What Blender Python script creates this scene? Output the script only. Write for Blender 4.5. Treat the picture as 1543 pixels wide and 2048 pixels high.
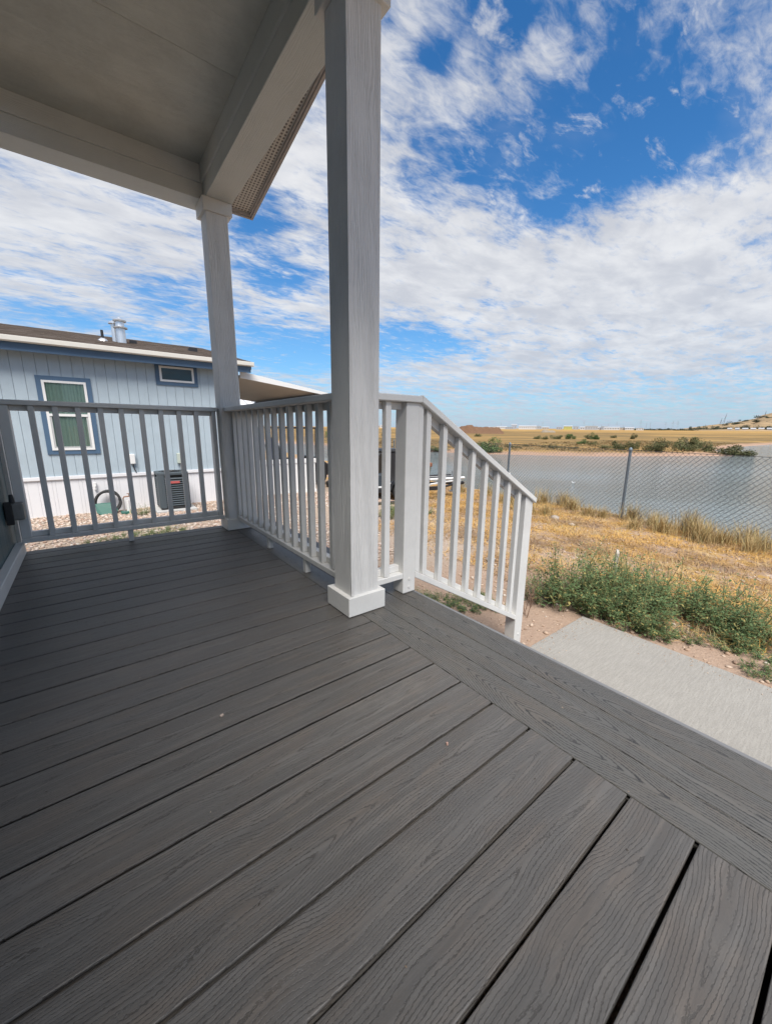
import bpy, bmesh, math, random
import numpy as np
from mathutils import Vector, Matrix

random.seed(7)
RNG = np.random.default_rng(11)
for o in list(bpy.data.objects):
    bpy.data.objects.remove(o)
scene = bpy.context.scene
COL = scene.collection
R = math.radians

# ------------------------------------------------------------------ camera
YAW, PITCH, ROLL, CAMH, FPX = .6572, -.2120, .0101, .9278, 767.7
fw = Vector((math.sin(YAW)*math.cos(PITCH), math.cos(YAW)*math.cos(PITCH), math.sin(PITCH)))
rt0 = Vector((math.cos(YAW), -math.sin(YAW), 0)); up0 = rt0.cross(fw)
rt = rt0*math.cos(ROLL) + up0*math.sin(ROLL)
up = up0*math.cos(ROLL) - rt0*math.sin(ROLL)
cam = bpy.data.cameras.new('camera')
cam.sensor_fit = 'HORIZONTAL'; cam.sensor_width = 36
cam.lens = 36*FPX/1543
cam.clip_start = .02; cam.clip_end = 12000
camo = bpy.data.objects.new('camera', cam); COL.objects.link(camo)
M = Matrix((rt, up, -fw)).transposed().to_4x4(); M.translation = (0, 0, CAMH)
camo.matrix_world = M
scene.camera = camo

# ------------------------------------------------------------------ sky, sun, exposure
SUN = Vector((-.37, -.71, 1.22)).normalized()
SUN_EL = math.asin(SUN.z); SUN_AZ = math.atan2(SUN.x, SUN.y)
world = bpy.data.worlds.new('World'); scene.world = world; world.use_nodes = True
wt = world.node_tree; wn = wt.nodes; wl = wt.links; wn.clear()


class NT:
    """small helper for writing node trees"""
    def __init__(s, tree): s.t = tree
    def n(s, kind, **kw):
        nd = s.t.nodes.new(kind)
        for k, v in kw.items(): setattr(nd, k, v)
        return nd
    def put(s, sock, v):
        if isinstance(v, bpy.types.NodeSocket): s.t.links.new(v, sock)
        elif v is not None: sock.default_value = v
    def math(s, op, a, b=None, c=None, clamp=False):
        nd = s.n('ShaderNodeMath', operation=op, use_clamp=clamp)
        for i, v in enumerate((a, b, c)): s.put(nd.inputs[i], v)
        return nd.outputs[0]
    def vm(s, op, a, b=None, scale=None):
        nd = s.n('ShaderNodeVectorMath', operation=op)
        s.put(nd.inputs[0], a)
        if b is not None: s.put(nd.inputs[1], b)
        if scale is not None: s.put(nd.inputs['Scale'], scale)
        return nd.outputs['Value'] if op in ('DOT_PRODUCT', 'LENGTH') else nd.outputs[0]
    def noise(s, vec, scale, detail=3, rough=.5, dist=0, dim='3D'):
        nd = s.n('ShaderNodeTexNoise', noise_dimensions=dim)
        if vec is not None: s.put(nd.inputs['Vector'], vec)
        s.put(nd.inputs['Scale'], scale); nd.inputs['Detail'].default_value = detail
        nd.inputs['Roughness'].default_value = rough; nd.inputs['Distortion'].default_value = dist
        return nd.outputs['Fac']
    def step(s, v, a, b, lo=0., hi=1.):
        nd = s.n('ShaderNodeMapRange', interpolation_type='SMOOTHSTEP')
        s.put(nd.inputs[0], v); s.put(nd.inputs[1], a); s.put(nd.inputs[2], b)
        nd.inputs[3].default_value = lo; nd.inputs[4].default_value = hi
        return nd.outputs[0]
    def mix(s, f, a, b, blend='MIX'):
        nd = s.n('ShaderNodeMix', data_type='RGBA', blend_type=blend)
        s.put(nd.inputs[0], f)
        for i, v in ((6, a), (7, b)):
            if isinstance(v, tuple) and len(v) == 3: v = (*v, 1)
            s.put(nd.inputs[i], v)
        return nd.outputs[2]
    def mapping(s, vec, loc=(0, 0, 0), rot=(0, 0, 0), scale=(1, 1, 1), kind='POINT'):
        nd = s.n('ShaderNodeMapping', vector_type=kind)
        s.put(nd.inputs[0], vec); nd.inputs[1].default_value = loc
        nd.inputs[2].default_value = rot; nd.inputs[3].default_value = scale
        return nd.outputs[0]
    def ramp(s, v, stops):
        nd = s.n('ShaderNodeValToRGB'); e = nd.color_ramp.elements
        while len(e) < len(stops): e.new(.5)
        for k, (p, c) in enumerate(stops):
            e[k].position = p; e[k].color = (*c, 1)
        s.put(nd.inputs[0], v)
        return nd.outputs[0]


W = NT(wt)
EXPO = 1.95; SKYS = .05; KS = 1/(2**EXPO*SKYS)          # cloud values are written as seen, then divided by exposure and strength
CLD_LO = tuple(v*KS for v in (.62, .64, .695)); CLD_HI = tuple(v*KS for v in (.88, .885, .90)); HORIZ = tuple(v*KS for v in (.46, .555, .70))
SKYTINT = (.31, .66, .84)
sky = W.n('ShaderNodeTexSky', sky_type='NISHITA', sun_disc=False)
sky.sun_elevation = SUN_EL; sky.sun_rotation = SUN_AZ
sky.altitude = 1300; sky.air_density = 1.15; sky.dust_density = .6; sky.ozone_density = 2.2
hs = W.n('ShaderNodeHueSaturation'); hs.inputs['Saturation'].default_value = 1.15; hs.inputs['Value'].default_value = 1.0
wl.new(sky.outputs[0], hs.inputs['Color'])
skyc = W.mix(1., hs.outputs[0], SKYTINT, 'MULTIPLY')
tc = W.n('ShaderNodeTexCoord')
sp = W.n('ShaderNodeSeparateXYZ'); wl.new(tc.outputs['Generated'], sp.inputs[0])
zc = W.math('MAXIMUM', sp.outputs[2], 0.)
inv = W.math('DIVIDE', 1., W.math('ADD', zc, .08))
cb = W.n('ShaderNodeCombineXYZ')
wl.new(W.math('MULTIPLY', sp.outputs[0], inv), cb.inputs[0]); wl.new(W.math('MULTIPLY', sp.outputs[1], inv), cb.inputs[1])
P = cb.outputs[0]                                   # the cloud layer seen as a plane overhead
# wind-drawn banks: (amount, centre x, y, heading, half length, half width) on the cloud plane
BANKS = [(0.43, 2.45, 0.93, -1.98, 0.86, 1.03),
         (0.28, 3.95, 1.23, -0.99, 1.61, 1.04),
         (0.38, 1.56, 1.59, -0.54, 0.61, 0.71),
         (0.05, 1.47, 1.15, -1.15, 0.23, 0.15),
         (-0.56, 1.21, 0.94, -1.01, 0.4, 0.31),
         (-0.56, 1.46, 0.54, -1.73, 0.22, 0.38),
         (-0.56, 1.56, 0.96, -1.35, 0.24, 0.17),
         (-0.56, 2.36, 2.63, -0.39, 0.45, 0.46),
         (-0.65, 1.67, 3.59, -0.53, 0.71, 0.72),
         (0.38, 0.12, 2.27, -0.41, 0.61, 0.85),
         (0.15, 1.02, 0.64, -1.14, 0.2, 0.08),
         (0.14, 0.93, 0.82, 1.23, 0.17, 0.08),
         (-0.60, 0.85, 0.66, -2.0, 0.06, 0.09),
         (-0.65, 0.31, 1.56, 0.15, 0.09, 0.12),
         (-0.60, 0.68, 1.74, 0.05, 0.11, 0.31),
         (0.14, 0.76, 0.95, -2.01, 0.14, 0.07),
         (0.33, 0.69, 1.36, 0.87, 0.24, 0.14),
         (0.18, 3.52, 2.97, -0.84, 1.53, 0.88),
         (-0.55, 0.48, 2.78, -0.29, 0.24, 0.26),
         (0.18, 1.25, 2.52, -0.07, 0.34, 0.27),
         (-0.60, 0.95, 2.21, 0.46, 0.22, 0.21),
         (-0.50, -0.04, 3.6, 0.06, 0.37, 0.19),
         (0.23, 0.99, 1.25, 0.75, 0.14, 0.07),
         (-0.50, 0.78, 0.84, 0.55, 0.05, 0.05)]
cover = None
for a, cx, cy, th, L, S in BANKS:
    v = W.mapping(P, (cx, cy, 0), (0, 0, th), (L, S, 1), 'TEXTURE')
    g = W.math('POWER', .3679, W.vm('DOT_PRODUCT', v, v))
    cover = W.math('MULTIPLY', g, a) if cover is None else W.math('MULTIPLY_ADD', g, a, cover)
Ps = W.mapping(P, rot=(0, 0, R(38)), scale=(1.0, 1.7, 1))      # drawn out along the wind
n1 = W.noise(Ps, 1.6, 4, .55, .3)
n2 = W.noise(Ps, 5.5, 7, .60, .5)
n3 = W.noise(P, 1.6, 4, .55)
n5 = W.noise(W.mapping(P, rot=(0, 0, R(38)), scale=(1.0, 2.6, 1)), 15., 6, .65, .6)
dens = W.math('ADD', W.math('MULTIPLY', n1, .85), W.math('MULTIPLY', n2, 1.25))
dens = W.math('MULTIPLY_ADD', cover, .82, dens)
dens = W.math('MULTIPLY_ADD', n5, .58, W.math('ADD', dens, .17))
fac = W.step(dens, 1.16, 1.82)
thin = W.step(W.math('ADD', n1, W.math('MULTIPLY', cover, .3)), .38, .80, 0, .38)
fac = W.math('MAXIMUM', fac, thin)
puff = W.math('ADD', W.noise(W.mapping(P, loc=(3.7, 1.9, 0), rot=(0, 0, R(38)), scale=(1.0, 1.7, 1)), 5.2, 6, .62, .5), W.math('MULTIPLY', n5, .30))
fac = W.math('MAXIMUM', fac, W.step(puff, .715, .93, 0, .8))
tone = W.math('ADD', W.math('MULTIPLY', W.noise(Ps, 3.4, 6, .6, .3), .75), W.math('MULTIPLY', n3, .65))
ccol = W.mix(W.step(tone, .50, .92), CLD_LO, CLD_HI)
col = W.mix(W.math('MULTIPLY', fac, .97), skyc, ccol)
hz = W.math('POWER', 2.718, W.math('MULTIPLY', zc, -8.))      # pale air low over the horizon
col = W.mix(W.math('MULTIPLY', hz, .92), col, HORIZ)
bg = W.n('ShaderNodeBackground'); wl.new(col, bg.inputs[0]); bg.inputs[1].default_value = SKYS
wo = W.n('ShaderNodeOutputWorld'); wl.new(bg.outputs[0], wo.inputs[0])

sl = bpy.data.lights.new('sun', 'SUN'); sl.energy = 1.5; sl.angle = R(32); sl.color = (1, .945, .87)
so = bpy.data.objects.new('sun', sl); COL.objects.link(so)
so.rotation_euler = (-SUN).to_track_quat('-Z', 'Y').to_euler()
so.location = (6, -6, 30)

scene.render.engine = 'CYCLES'
scene.view_settings.view_transform = 'Standard'; scene.view_settings.look = 'None'
scene.view_settings.exposure = EXPO; scene.view_settings.gamma = 1
scene.view_settings.use_curve_mapping = False
scene.cycles.max_bounces = 8; scene.cycles.diffuse_bounces = 4; scene.cycles.transparent_max_bounces = 12


# ------------------------------------------------------------------ object helpers
def tag(o, label=None, cat=None, group=None, kind=None):
    if label: o['label'] = label
    if cat: o['category'] = cat
    if group: o['group'] = group
    if kind: o['kind'] = kind
    return o


ORD = 'first second third fourth fifth sixth seventh eighth ninth tenth eleventh twelfth thirteenth fourteenth fifteenth sixteenth seventeenth eighteenth nineteenth twentieth'.split()


def thing(name, label, cat, loc=(0, 0, 0), rz=0, group=None):
    o = bpy.data.objects.new(name, None); COL.objects.link(o)
    o.location = loc; o.rotation_euler = (0, 0, rz); o.empty_display_size = .1
    return tag(o, label, cat, group)


def link(name, me, parent=None, loc=(0, 0, 0), rz=0):
    o = bpy.data.objects.new(name, me); COL.objects.link(o)
    o.location = loc; o.rotation_euler = (0, 0, rz)
    if parent is not None: o.parent = parent
    return o


def copy_tree(o, parent=None):
    c = o.copy(); COL.objects.link(c)
    if parent is not None: c.parent = parent
    for ch in list(o.children): copy_tree(ch, c)
    return c


class MB:
    """collects simple solids; build() links them as one mesh object"""
    def __init__(s): s.bm = bmesh.new()
    def box(s, x0, x1, y0, y1, z0, z1):
        v = [s.bm.verts.new(p) for p in ((x0, y0, z0), (x1, y0, z0), (x1, y1, z0), (x0, y1, z0), (x0, y0, z1), (x1, y0, z1), (x1, y1, z1), (x0, y1, z1))]
        for f in ((3, 2, 1, 0), (4, 5, 6, 7), (0, 1, 5, 4), (1, 2, 6, 5), (2, 3, 7, 6), (3, 0, 4, 7)): s.bm.faces.new([v[i] for i in f])
        return s
    def prism(s, pts, d):
        """polygon pts (3D, planar) pushed along d"""
        d = Vector(d); a = [s.bm.verts.new(p) for p in pts]; b = [s.bm.verts.new(Vector(p)+d) for p in pts]; n = len(a)
        s.bm.faces.new(a[::-1]); s.bm.faces.new(b)
        for i in range(n): s.bm.faces.new((a[i], a[(i+1) % n], b[(i+1) % n], b[i]))
        return s
    def tube(s, p, q, r0, r1=None, n=10, caps=True):
        p = Vector(p); q = Vector(q); r1 = r0 if r1 is None else r1
        d = (q-p).normalized(); u = d.orthogonal().normalized(); w = d.cross(u)
        A = []; B = []
        for k in range(n):
            t = 2*math.pi*k/n; e = u*math.cos(t)+w*math.sin(t)
            A.append(s.bm.verts.new(p+e*r0)); B.append(s.bm.verts.new(q+e*r1))
        for k in range(n): s.bm.faces.new((A[k], A[(k+1) % n], B[(k+1) % n], B[k]))
        if caps: s.bm.faces.new(A[::-1]); s.bm.faces.new(B)
        return s
    def path(s, pts, r, n=8):
        pts = [Vector(p) for p in pts]; rings = []
        for i, p in enumerate(pts):
            d = (pts[min(i+1, len(pts)-1)]-pts[max(i-1, 0)]).normalized()
            u = d.cross(Vector((.13, .37, .92))).normalized(); w = d.cross(u)
            rr = r[i] if isinstance(r, (list, tuple)) else r
            rings.append([s.bm.verts.new(p+(u*math.cos(2*math.pi*k/n)+w*math.sin(2*math.pi*k/n))*rr) for k in range(n)])
        for A, B in zip(rings, rings[1:]):
            for k in range(n): s.bm.faces.new((A[k], A[(k+1) % n], B[(k+1) % n], B[k]))
        s.bm.faces.new(rings[0][::-1]); s.bm.faces.new(rings[-1])
        return s
    def lathe(s, prof, c=(0, 0, 0), n=16):
        rings = []
        for r, z in prof:
            rings.append([s.bm.verts.new((c[0]+r*math.cos(2*math.pi*k/n), c[1]+r*math.sin(2*math.pi*k/n), c[2]+z)) for k in range(n)])
        for A, B in zip(rings, rings[1:]):
            for k in range(n): s.bm.faces.new((A[k], A[(k+1) % n], B[(k+1) % n], B[k]))
        s.bm.faces.new(rings[0][::-1]); s.bm.faces.new(rings[-1])
        return s
    def mesh(s, name, mat, bevel=0, seg=1, smooth=False):
        bmesh.ops.recalc_face_normals(s.bm, faces=s.bm.faces)
        if bevel:
            es = [e for e in s.bm.edges if len(e.link_faces) == 2 and e.calc_face_angle(0) > .5]
            bmesh.ops.bevel(s.bm, geom=es, offset=bevel, segments=seg, affect='EDGES', profile=.6, clamp_overlap=True)
        me = bpy.data.meshes.new(name); s.bm.to_mesh(me); s.bm.free()
        me.materials.append(mat)
        if smooth:
            for p in me.polygons: p.use_smooth = True
        return me
    def build(s, name, mat, parent=None, loc=(0, 0, 0), rz=0, bevel=0, seg=1, smooth=False):
        return link(name, s.mesh(name, mat, bevel, seg, smooth), parent, loc, rz)


def raw(name, V, F, mat, smooth=False):
    me = bpy.data.meshes.new(name)
    V = np.asarray(V, np.float32); F = np.asarray(F, np.int32)
    me.vertices.add(len(V)); me.vertices.foreach_set('co', V.ravel())
    k = F.shape[1]
    me.loops.add(F.size); me.loops.foreach_set('vertex_index', F.ravel())
    me.polygons.add(len(F)); me.polygons.foreach_set('loop_start', np.arange(0, F.size, k, dtype=np.int32))
    me.polygons.foreach_set('loop_total', np.full(len(F), k, np.int32))
    if smooth: me.polygons.foreach_set('use_smooth', np.ones(len(F), bool))
    me.update(calc_edges=True)
    me.materials.append(mat)
    return me


# ------------------------------------------------------------------ materials
def mat_base(name):
    m = bpy.data.materials.new(name); m.use_nodes = True
    t = NT(m.node_tree); b = m.node_tree.nodes['Principled BSDF']
    return m, t, b


def bump(t, b, h, strength, dist):
    nd = t.n('ShaderNodeBump'); nd.inputs['Strength'].default_value = strength; nd.inputs['Distance'].default_value = dist
    t.put(nd.inputs['Height'], h); t.put(b.inputs['Normal'], nd.outputs[0])


def objco(t): return t.n('ShaderNodeTexCoord').outputs['Object']


def plain(name, c, rough=.6, metal=0, var=.08, scale=8, bmp=0):
    m, t, b = mat_base(name)
    co = objco(t); n = t.noise(co, scale, 4, .6)
    lo = tuple(max(0, x*(1-var)) for x in c); hi = tuple(x*(1+var) for x in c)
    t.put(b.inputs['Base Color'], t.mix(n, lo, hi))
    b.inputs['Roughness'].default_value = rough; b.inputs['Metallic'].default_value = metal
    if bmp: bump(t, b, t.noise(co, scale*12, 3, .6), bmp, .004)
    return m


def paint(name, c, grain=0., axis=2, dirt=.12, rough=.55):
    """house paint over wood: embossed grain runs along one local axis"""
    m, t, b = mat_base(name)
    co = objco(t); inf = t.n('ShaderNodeObjectInfo').outputs['Random']
    co2 = t.vm('ADD', co, t.vm('SCALE', (3.1, 5.3, 7.7), scale=inf))
    n = t.noise(co2, 3.5, 5, .65); n2 = t.noise(co2, 40, 3, .6)
    d = tuple(x*(1-dirt) for x in c)
    col = t.mix(t.step(t.math('ADD', n, t.math('MULTIPLY', n2, .25)), .45, .85), c, d)
    t.put(b.inputs['Base Color'], col); b.inputs['Roughness'].default_value = rough
    if grain:
        sx = t.n('ShaderNodeSeparateXYZ'); t.put(sx.inputs[0], co)
        o3 = [sx.outputs[i] for i in range(3)]; ln = o3[axis]; ac = [o3[i] for i in range(3) if i != axis]
        u = t.math('ADD', ac[0], t.math('MULTIPLY', ac[1], 1.0))
        cv = t.n('ShaderNodeCombineXYZ'); t.put(cv.inputs[0], t.math('ADD', u, t.math('MULTIPLY', inf, 9.))); t.put(cv.inputs[1], ln); t.put(cv.inputs[2], ac[0])
        q = cv.outputs[0]
        F = t.math('MULTIPLY', u, 95.)
        F = t.math('MULTIPLY_ADD', t.noise(t.mapping(q, scale=(7., 1.1, 7)), 1., 2, .5), 9., F)
        F = t.math('MULTIPLY_ADD', t.noise(t.mapping(q, scale=(22., 4., 22)), 1., 2, .5), 2.2, F)
        F = t.math('MULTIPLY_ADD', t.noise(t.mapping(q, scale=(90., 14., 90)), 1., 3, .6), .9, F)
        rg = t.step(t.math('PINGPONG', F, .5), .06, .32, 1, 0)
        rg = t.math('MULTIPLY', rg, t.step(t.noise(t.mapping(q, scale=(14., 2.4, 14)), 1., 3, .6), .34, .62, .1, 1))
        fine = t.noise(t.mapping(q, scale=(260., 45., 260)), 1., 2, .6)
        h = t.math('MULTIPLY_ADD', fine, .35, t.math('MULTIPLY', rg, -1.))
        bump(t, b, h, grain, .0032)
    else:
        bump(t, b, t.noise(co2, 120, 3, .6), .12, .001)
    return m


def decking(name, base, dark, cath, contrast, freq, wide):
    """embossed composite board: contour lines of a long, shallow cathedral figure, different on every board"""
    m, t, b = mat_base(name)
    co = objco(t); r = t.n('ShaderNodeObjectInfo').outputs['Random']
    s = t.n('ShaderNodeSeparateXYZ'); t.put(s.inputs[0], co)
    x = t.math('ADD', s.outputs[0], t.math('MULTIPLY', r, 61.))
    c = t.n('ShaderNodeCombineXYZ'); t.put(c.inputs[0], x); t.put(c.inputs[1], s.outputs[1]); t.put(c.inputs[2], t.math('MULTIPLY', r, 17.))
    q = c.outputs[0]
    wob = t.noise(t.mapping(q, scale=(1., 0, 1)), 1.9, 2, .5)
    yc = t.math('ADD', s.outputs[1], t.math('MULTIPLY', t.math('SUBTRACT', wob, .5), .16))
    yy = t.math('SQRT', t.math('MULTIPLY_ADD', yc, yc, .00010))
    drift = t.noise(t.mapping(q, scale=(1., 0, 1)), 1.05, 1, .5)
    F = t.math('MULTIPLY', yy, freq)
    F = t.math('MULTIPLY_ADD', drift, cath, F)
    F = t.math('MULTIPLY_ADD', t.noise(t.mapping(q, scale=(3., 17., 1)), 1.3, 2, .5), 2.4, F)
    F = t.math('MULTIPLY_ADD', t.noise(t.mapping(q, scale=(1., 2.2, 1)), 120, 3, .7), .95, F)
    tri = t.math('PINGPONG', F, .5)
    ink = t.step(tri, wide*.35, wide, 1, 0)
    patch = t.step(t.noise(t.mapping(q, scale=(2., 9., 1)), 2.2, 3, .6), .26, .58, .35, 1)
    ink = t.math('MULTIPLY', ink, patch)
    mott = t.noise(t.mapping(q, scale=(1., 3., 1)), 5, 4, .65)
    fine = t.noise(t.mapping(q, scale=(1., 4., 1)), 150, 3, .7)
    b2 = (base[0]*1.10, base[1]*.97, base[2]*.86)
    colr = t.mix(t.step(mott, .4, .72), base, b2)
    colr = t.mix(t.math('MULTIPLY', fine, .6), colr, tuple(v*.5 for v in base))
    colr = t.mix(t.math('MULTIPLY', ink, contrast), colr, dark)
    strk = t.noise(t.mapping(q, scale=(2.2, 62., 1)), 1., 4, .65)
    colr = t.mix(t.step(strk, .40, .68, .55 if freq > 120 else .2, 0), colr, tuple(v*.42 for v in base))
    dust = t.step(t.noise(t.mapping(q, scale=(1., 1.4, 1)), 2.6, 5, .7), .54, .8, 0, .28)
    colr = t.mix(dust, colr, (.20, .175, .145))
    hv = t.n('ShaderNodeHueSaturation'); t.put(hv.inputs['Color'], colr)
    t.put(hv.inputs['Value'], t.math('MULTIPLY_ADD', r, .2, .9))
    t.put(b.inputs['Base Color'], hv.outputs[0])
    b.inputs['Roughness'].default_value = .46
    b.inputs['Specular IOR Level'].default_value = .62
    h = t.math('ADD', t.math('MULTIPLY', ink, -1.), t.math('MULTIPLY', fine, .35))
    bump(t, b, h, .55, .0016)
    return m


def leafmat(name, a, c2, dry=None):
    m, t, b = mat_base(name)
    g = t.n('ShaderNodeNewGeometry').outputs['Random Per Island']
    oi = t.n('ShaderNodeObjectInfo').outputs['Random']
    col = t.mix(g, a, c2)
    if dry: col = t.mix(t.step(g, .82, .9), col, dry)
    hv = t.n('ShaderNodeHueSaturation'); t.put(hv.inputs['Color'], col); t.put(hv.inputs['Value'], t.math('MULTIPLY_ADD', oi, .35, .83))
    t.put(b.inputs['Base Color'], hv.outputs[0]); b.inputs['Roughness'].default_value = .75
    b.inputs['Specular IOR Level'].default_value = .2
    return m


MDECK = decking('composite_board', (.137, .129, .120), (.036, .030, .025), 19., .78, 146., .165)
MBORD = decking('composite_border', (.118, .114, .105), (.018, .017, .016), 30., 1., 112., .22)
MPAINT = paint('railing_paint', (.67, .665, .645), 0, 2, .10)
MPOST = paint('post_wrap', (.66, .655, .64), .7, 2, .08)
MBEAM = paint('beam_wrap', (.58, .60, .585), .4, 1, .06)
MBEAMX = paint('beam_wrap_long', (.58, .60, .585), .4, 0, .06)
MCEIL = paint('porch_ceiling', (.53, .545, .505), .5, 0, .18)
MFASC = plain('fascia_paint', (.35, .32, .31), .5)
MTEAL = paint('teal_siding', (.060, .115, .130), .35, 2, .15)
MWHITE = plain('white_vinyl', (.72, .72, .71), .4, 0, .03)
MCREAM = plain('cream_gutter', (.74, .72, .66), .35, 0, .04)
MBLUE = paint('blue_siding', (.395, .475, .530), .30, 2, .09)
MTRIM = paint('navy_trim', (.068, .125, .205), .12, 0, .10)
MSKIRT = plain('white_skirting', (.70, .70, .72), .45, 0, .03)
MDARK = plain('black_plastic', (.018, .018, .020), .45, 0, .2)
MRUBBER = plain('rubber', (.022, .022, .023), .8, 0, .2, 20)
MSTEEL = plain('galvanised_steel', (.40, .43, .46), .42, .75, .18, 14)
MPOSTG = plain('grey_fence_post', (.165, .205, .240), .5, .2, .15, 10)
MWIRE = plain('fence_wire', (.10, .105, .115), .5, .35, .15)
MALU = plain('bright_aluminium', (.72, .74, .76), .35, .8, .06, 6)
MACU = plain('condenser_cabinet', (.062, .078, .090), .5, 0, .1)
MRED = plain('red_label', (.42, .09, .085), .5, 0, .05)
MGREEN = plain('green_plastic', (.018, .11, .085), .45, 0, .1)
MTAN = plain('tan_awning_underside', (.55, .50, .44), .55, 0, .08)
MBROWN = plain('brown_lid', (.20, .075, .035), .6)
MOLIVE = plain('olive_plastic', (.055, .062, .025), .6)
MNAVY = plain('navy_cloth', (.02, .025, .14), .8)
MBRASS = plain('weathered_brass', (.30, .17, .11), .5, .5)
MCURT = plain('sage_curtain', (.40, .46, .425), .85, 0, .1, 14)
MDIRTY = plain('rusty_box', (.22, .22, .21), .6, .3, .35, 18)


def glassmat(name, tint, refl):
    m, t, b = mat_base(name); nt = m.node_tree; nt.nodes.remove(b)
    gl = t.n('ShaderNodeBsdfGlossy'); gl.inputs['Roughness'].default_value = .03
    tr = t.n('ShaderNodeBsdfTransparent'); tr.inputs[0].default_value = (*tint, 1)
    lw = t.n('ShaderNodeFresnel'); lw.inputs[0].default_value = 1.5
    mx = t.n('ShaderNodeMixShader')
    t.put(mx.inputs[0], t.math('MULTIPLY_ADD', lw.outputs[0], .55, refl, clamp=True))
    t.put(mx.inputs[1], tr.outputs[0]); t.put(mx.inputs[2], gl.outputs[0])
    t.put(nt.nodes['Material Output'].inputs[0], mx.outputs[0])
    return m


MGLASS = glassmat('window_glass', (.82, .88, .86), .012)


def mat_concrete():
    m, t, b = mat_base('broomed_concrete'); co = objco(t)
    n = t.noise(co, 2.2, 6, .65); f = t.noise(co, 95, 4, .75); f2 = t.noise(t.mapping(co, scale=(.10, 1, 1)), 75, 4, .7)
    col = t.mix(n, (.25, .235, .21), (.345, .33, .30))
    col = t.mix(t.step(f, .34, .58, .5, 0), col, (.19, .18, .16))
    col = t.mix(t.step(f2, .40, .66, 0, .3), col, (.42, .40, .365))
    col = t.mix(t.step(t.noise(co, .9, 5, .7), .58, .72, 0, .35), col, (.24, .20, .165))
    t.put(b.inputs['Base Color'], col); b.inputs['Roughness'].default_value = .85
    bump(t, b, t.math('ADD', f, t.math('MULTIPLY', f2, .9)), .6, .005)
    return m


MCONC = mat_concrete()


def mat_shingle():
    m, t, b = mat_base('brown_shingle'); co = objco(t)
    g = t.n('ShaderNodeNewGeometry').outputs['Random Per Island']
    col = t.mix(g, (.058, .042, .033), (.155, .118, .095))
    col = t.mix(t.noise(co, 60, 3, .7), col, (.10, .08, .066))
    t.put(b.inputs['Base Color'], col); b.inputs['Roughness'].default_value = .95
    return m


MSHING = mat_shingle()


def mat_soffit():
    m, t, b = mat_base('vented_soffit'); co = objco(t)
    v = t.n('ShaderNodeTexVoronoi'); v.inputs['Randomness'].default_value = 0; v.inputs['Scale'].default_value = 36
    t.put(v.inputs['Vector'], t.mapping(co, scale=(1, 1, 0)))
    hole = t.step(v.outputs['Distance'], .26, .34, 1, 0)
    t.put(b.inputs['Base Color'], t.mix(hole, (.46, .44, .41), (.10, .09, .085)))
    bump(t, b, t.math('MULTIPLY', hole, -1.), .6, .003)
    return m


MSOFF = mat_soffit()


def mat_stone(name, stops):
    m, t, b = mat_base(name)
    g = t.n('ShaderNodeNewGeometry').outputs['Random Per Island']
    t.put(b.inputs['Base Color'], t.ramp(g, stops)); b.inputs['Roughness'].default_value = .85
    return m


MGRAV = mat_stone('river_gravel', [(0, (.32, .21, .16)), (.25, (.50, .40, .32)), (.45, (.28, .23, .20)), (.6, (.58, .50, .42)), (.8, (.42, .27, .20)), (1, (.60, .55, .50))])
MSTRAW = mat_stone('dry_straw', [(0, (.46, .25, .06)), (.35, (.62, .37, .10)), (.6, (.54, .31, .075)), (.8, (.27, .15, .06)), (1, (.66, .45, .17))])
_m = MSTRAW; _t = NT(_m.node_tree); _b = _m.node_tree.nodes['Principled BSDF']
_c = _b.inputs['Base Color'].links[0].from_socket
_p = _t.n('ShaderNodeNewGeometry').outputs['Position']
_k = _t.step(_t.noise(_p, .85, 4, .65), .46, .64, 0, .85)
_c2 = _t.mix(_k, _c, (.24, .155, .095)); _c2 = _t.mix(_t.step(_t.noise(_p, 1.9, 3, .6), .52, .68, 0, .6), _c2, (.58, .44, .24))
_t.put(_b.inputs['Base Color'], _c2)
MTUFT = mat_stone('dry_tuft', [(0, (.40, .29, .13)), (.4, (.52, .38, .18)), (.7, (.30, .22, .10)), (.88, (.26, .24, .10)), (1, (.60, .47, .25))])
MLEAF = leafmat('weed_leaf', (.066, .118, .046), (.145, .195, .085), (.32, .27, .10))
MSTALK = leafmat('weed_stalk', (.12, .15, .06), (.24, .22, .10))
MSAGE = leafmat('bush_leaf', (.070, .085, .035), (.145, .145, .065), (.24, .20, .10))
MWILLOW = leafmat('willow_leaf', (.060, .105, .035), (.120, .170, .060))
MFARTREE = leafmat('far_tree_leaf', (.060, .070, .045), (.105, .110, .070))
MBARK = plain('bark', (.13, .10, .075), .9, 0, .3, 20)
MTWIG = plain('dry_twig', (.24, .15, .10), .9, 0, .2, 20)

# ------------------------------------------------------------------ terrain
ZW = -2.2
LAKE = np.array([(12.2, -90), (12.4, 0), (13.2, 8), (14.5, 20), (18, 40), (22, 95), (30, 98), (36.5, 66), (31, 50), (32, 42.6), (39.4, 41.8), (42, 33.8), (45.8, 29.4),
                 (52, 22.6), (66, 15.7), (71, 13.2), (73.5, 12.2), (74.5, 14.5), (90, 19.5), (120, 21.5), (158, 21.5), (205, 12), (230, -90)], float)


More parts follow.
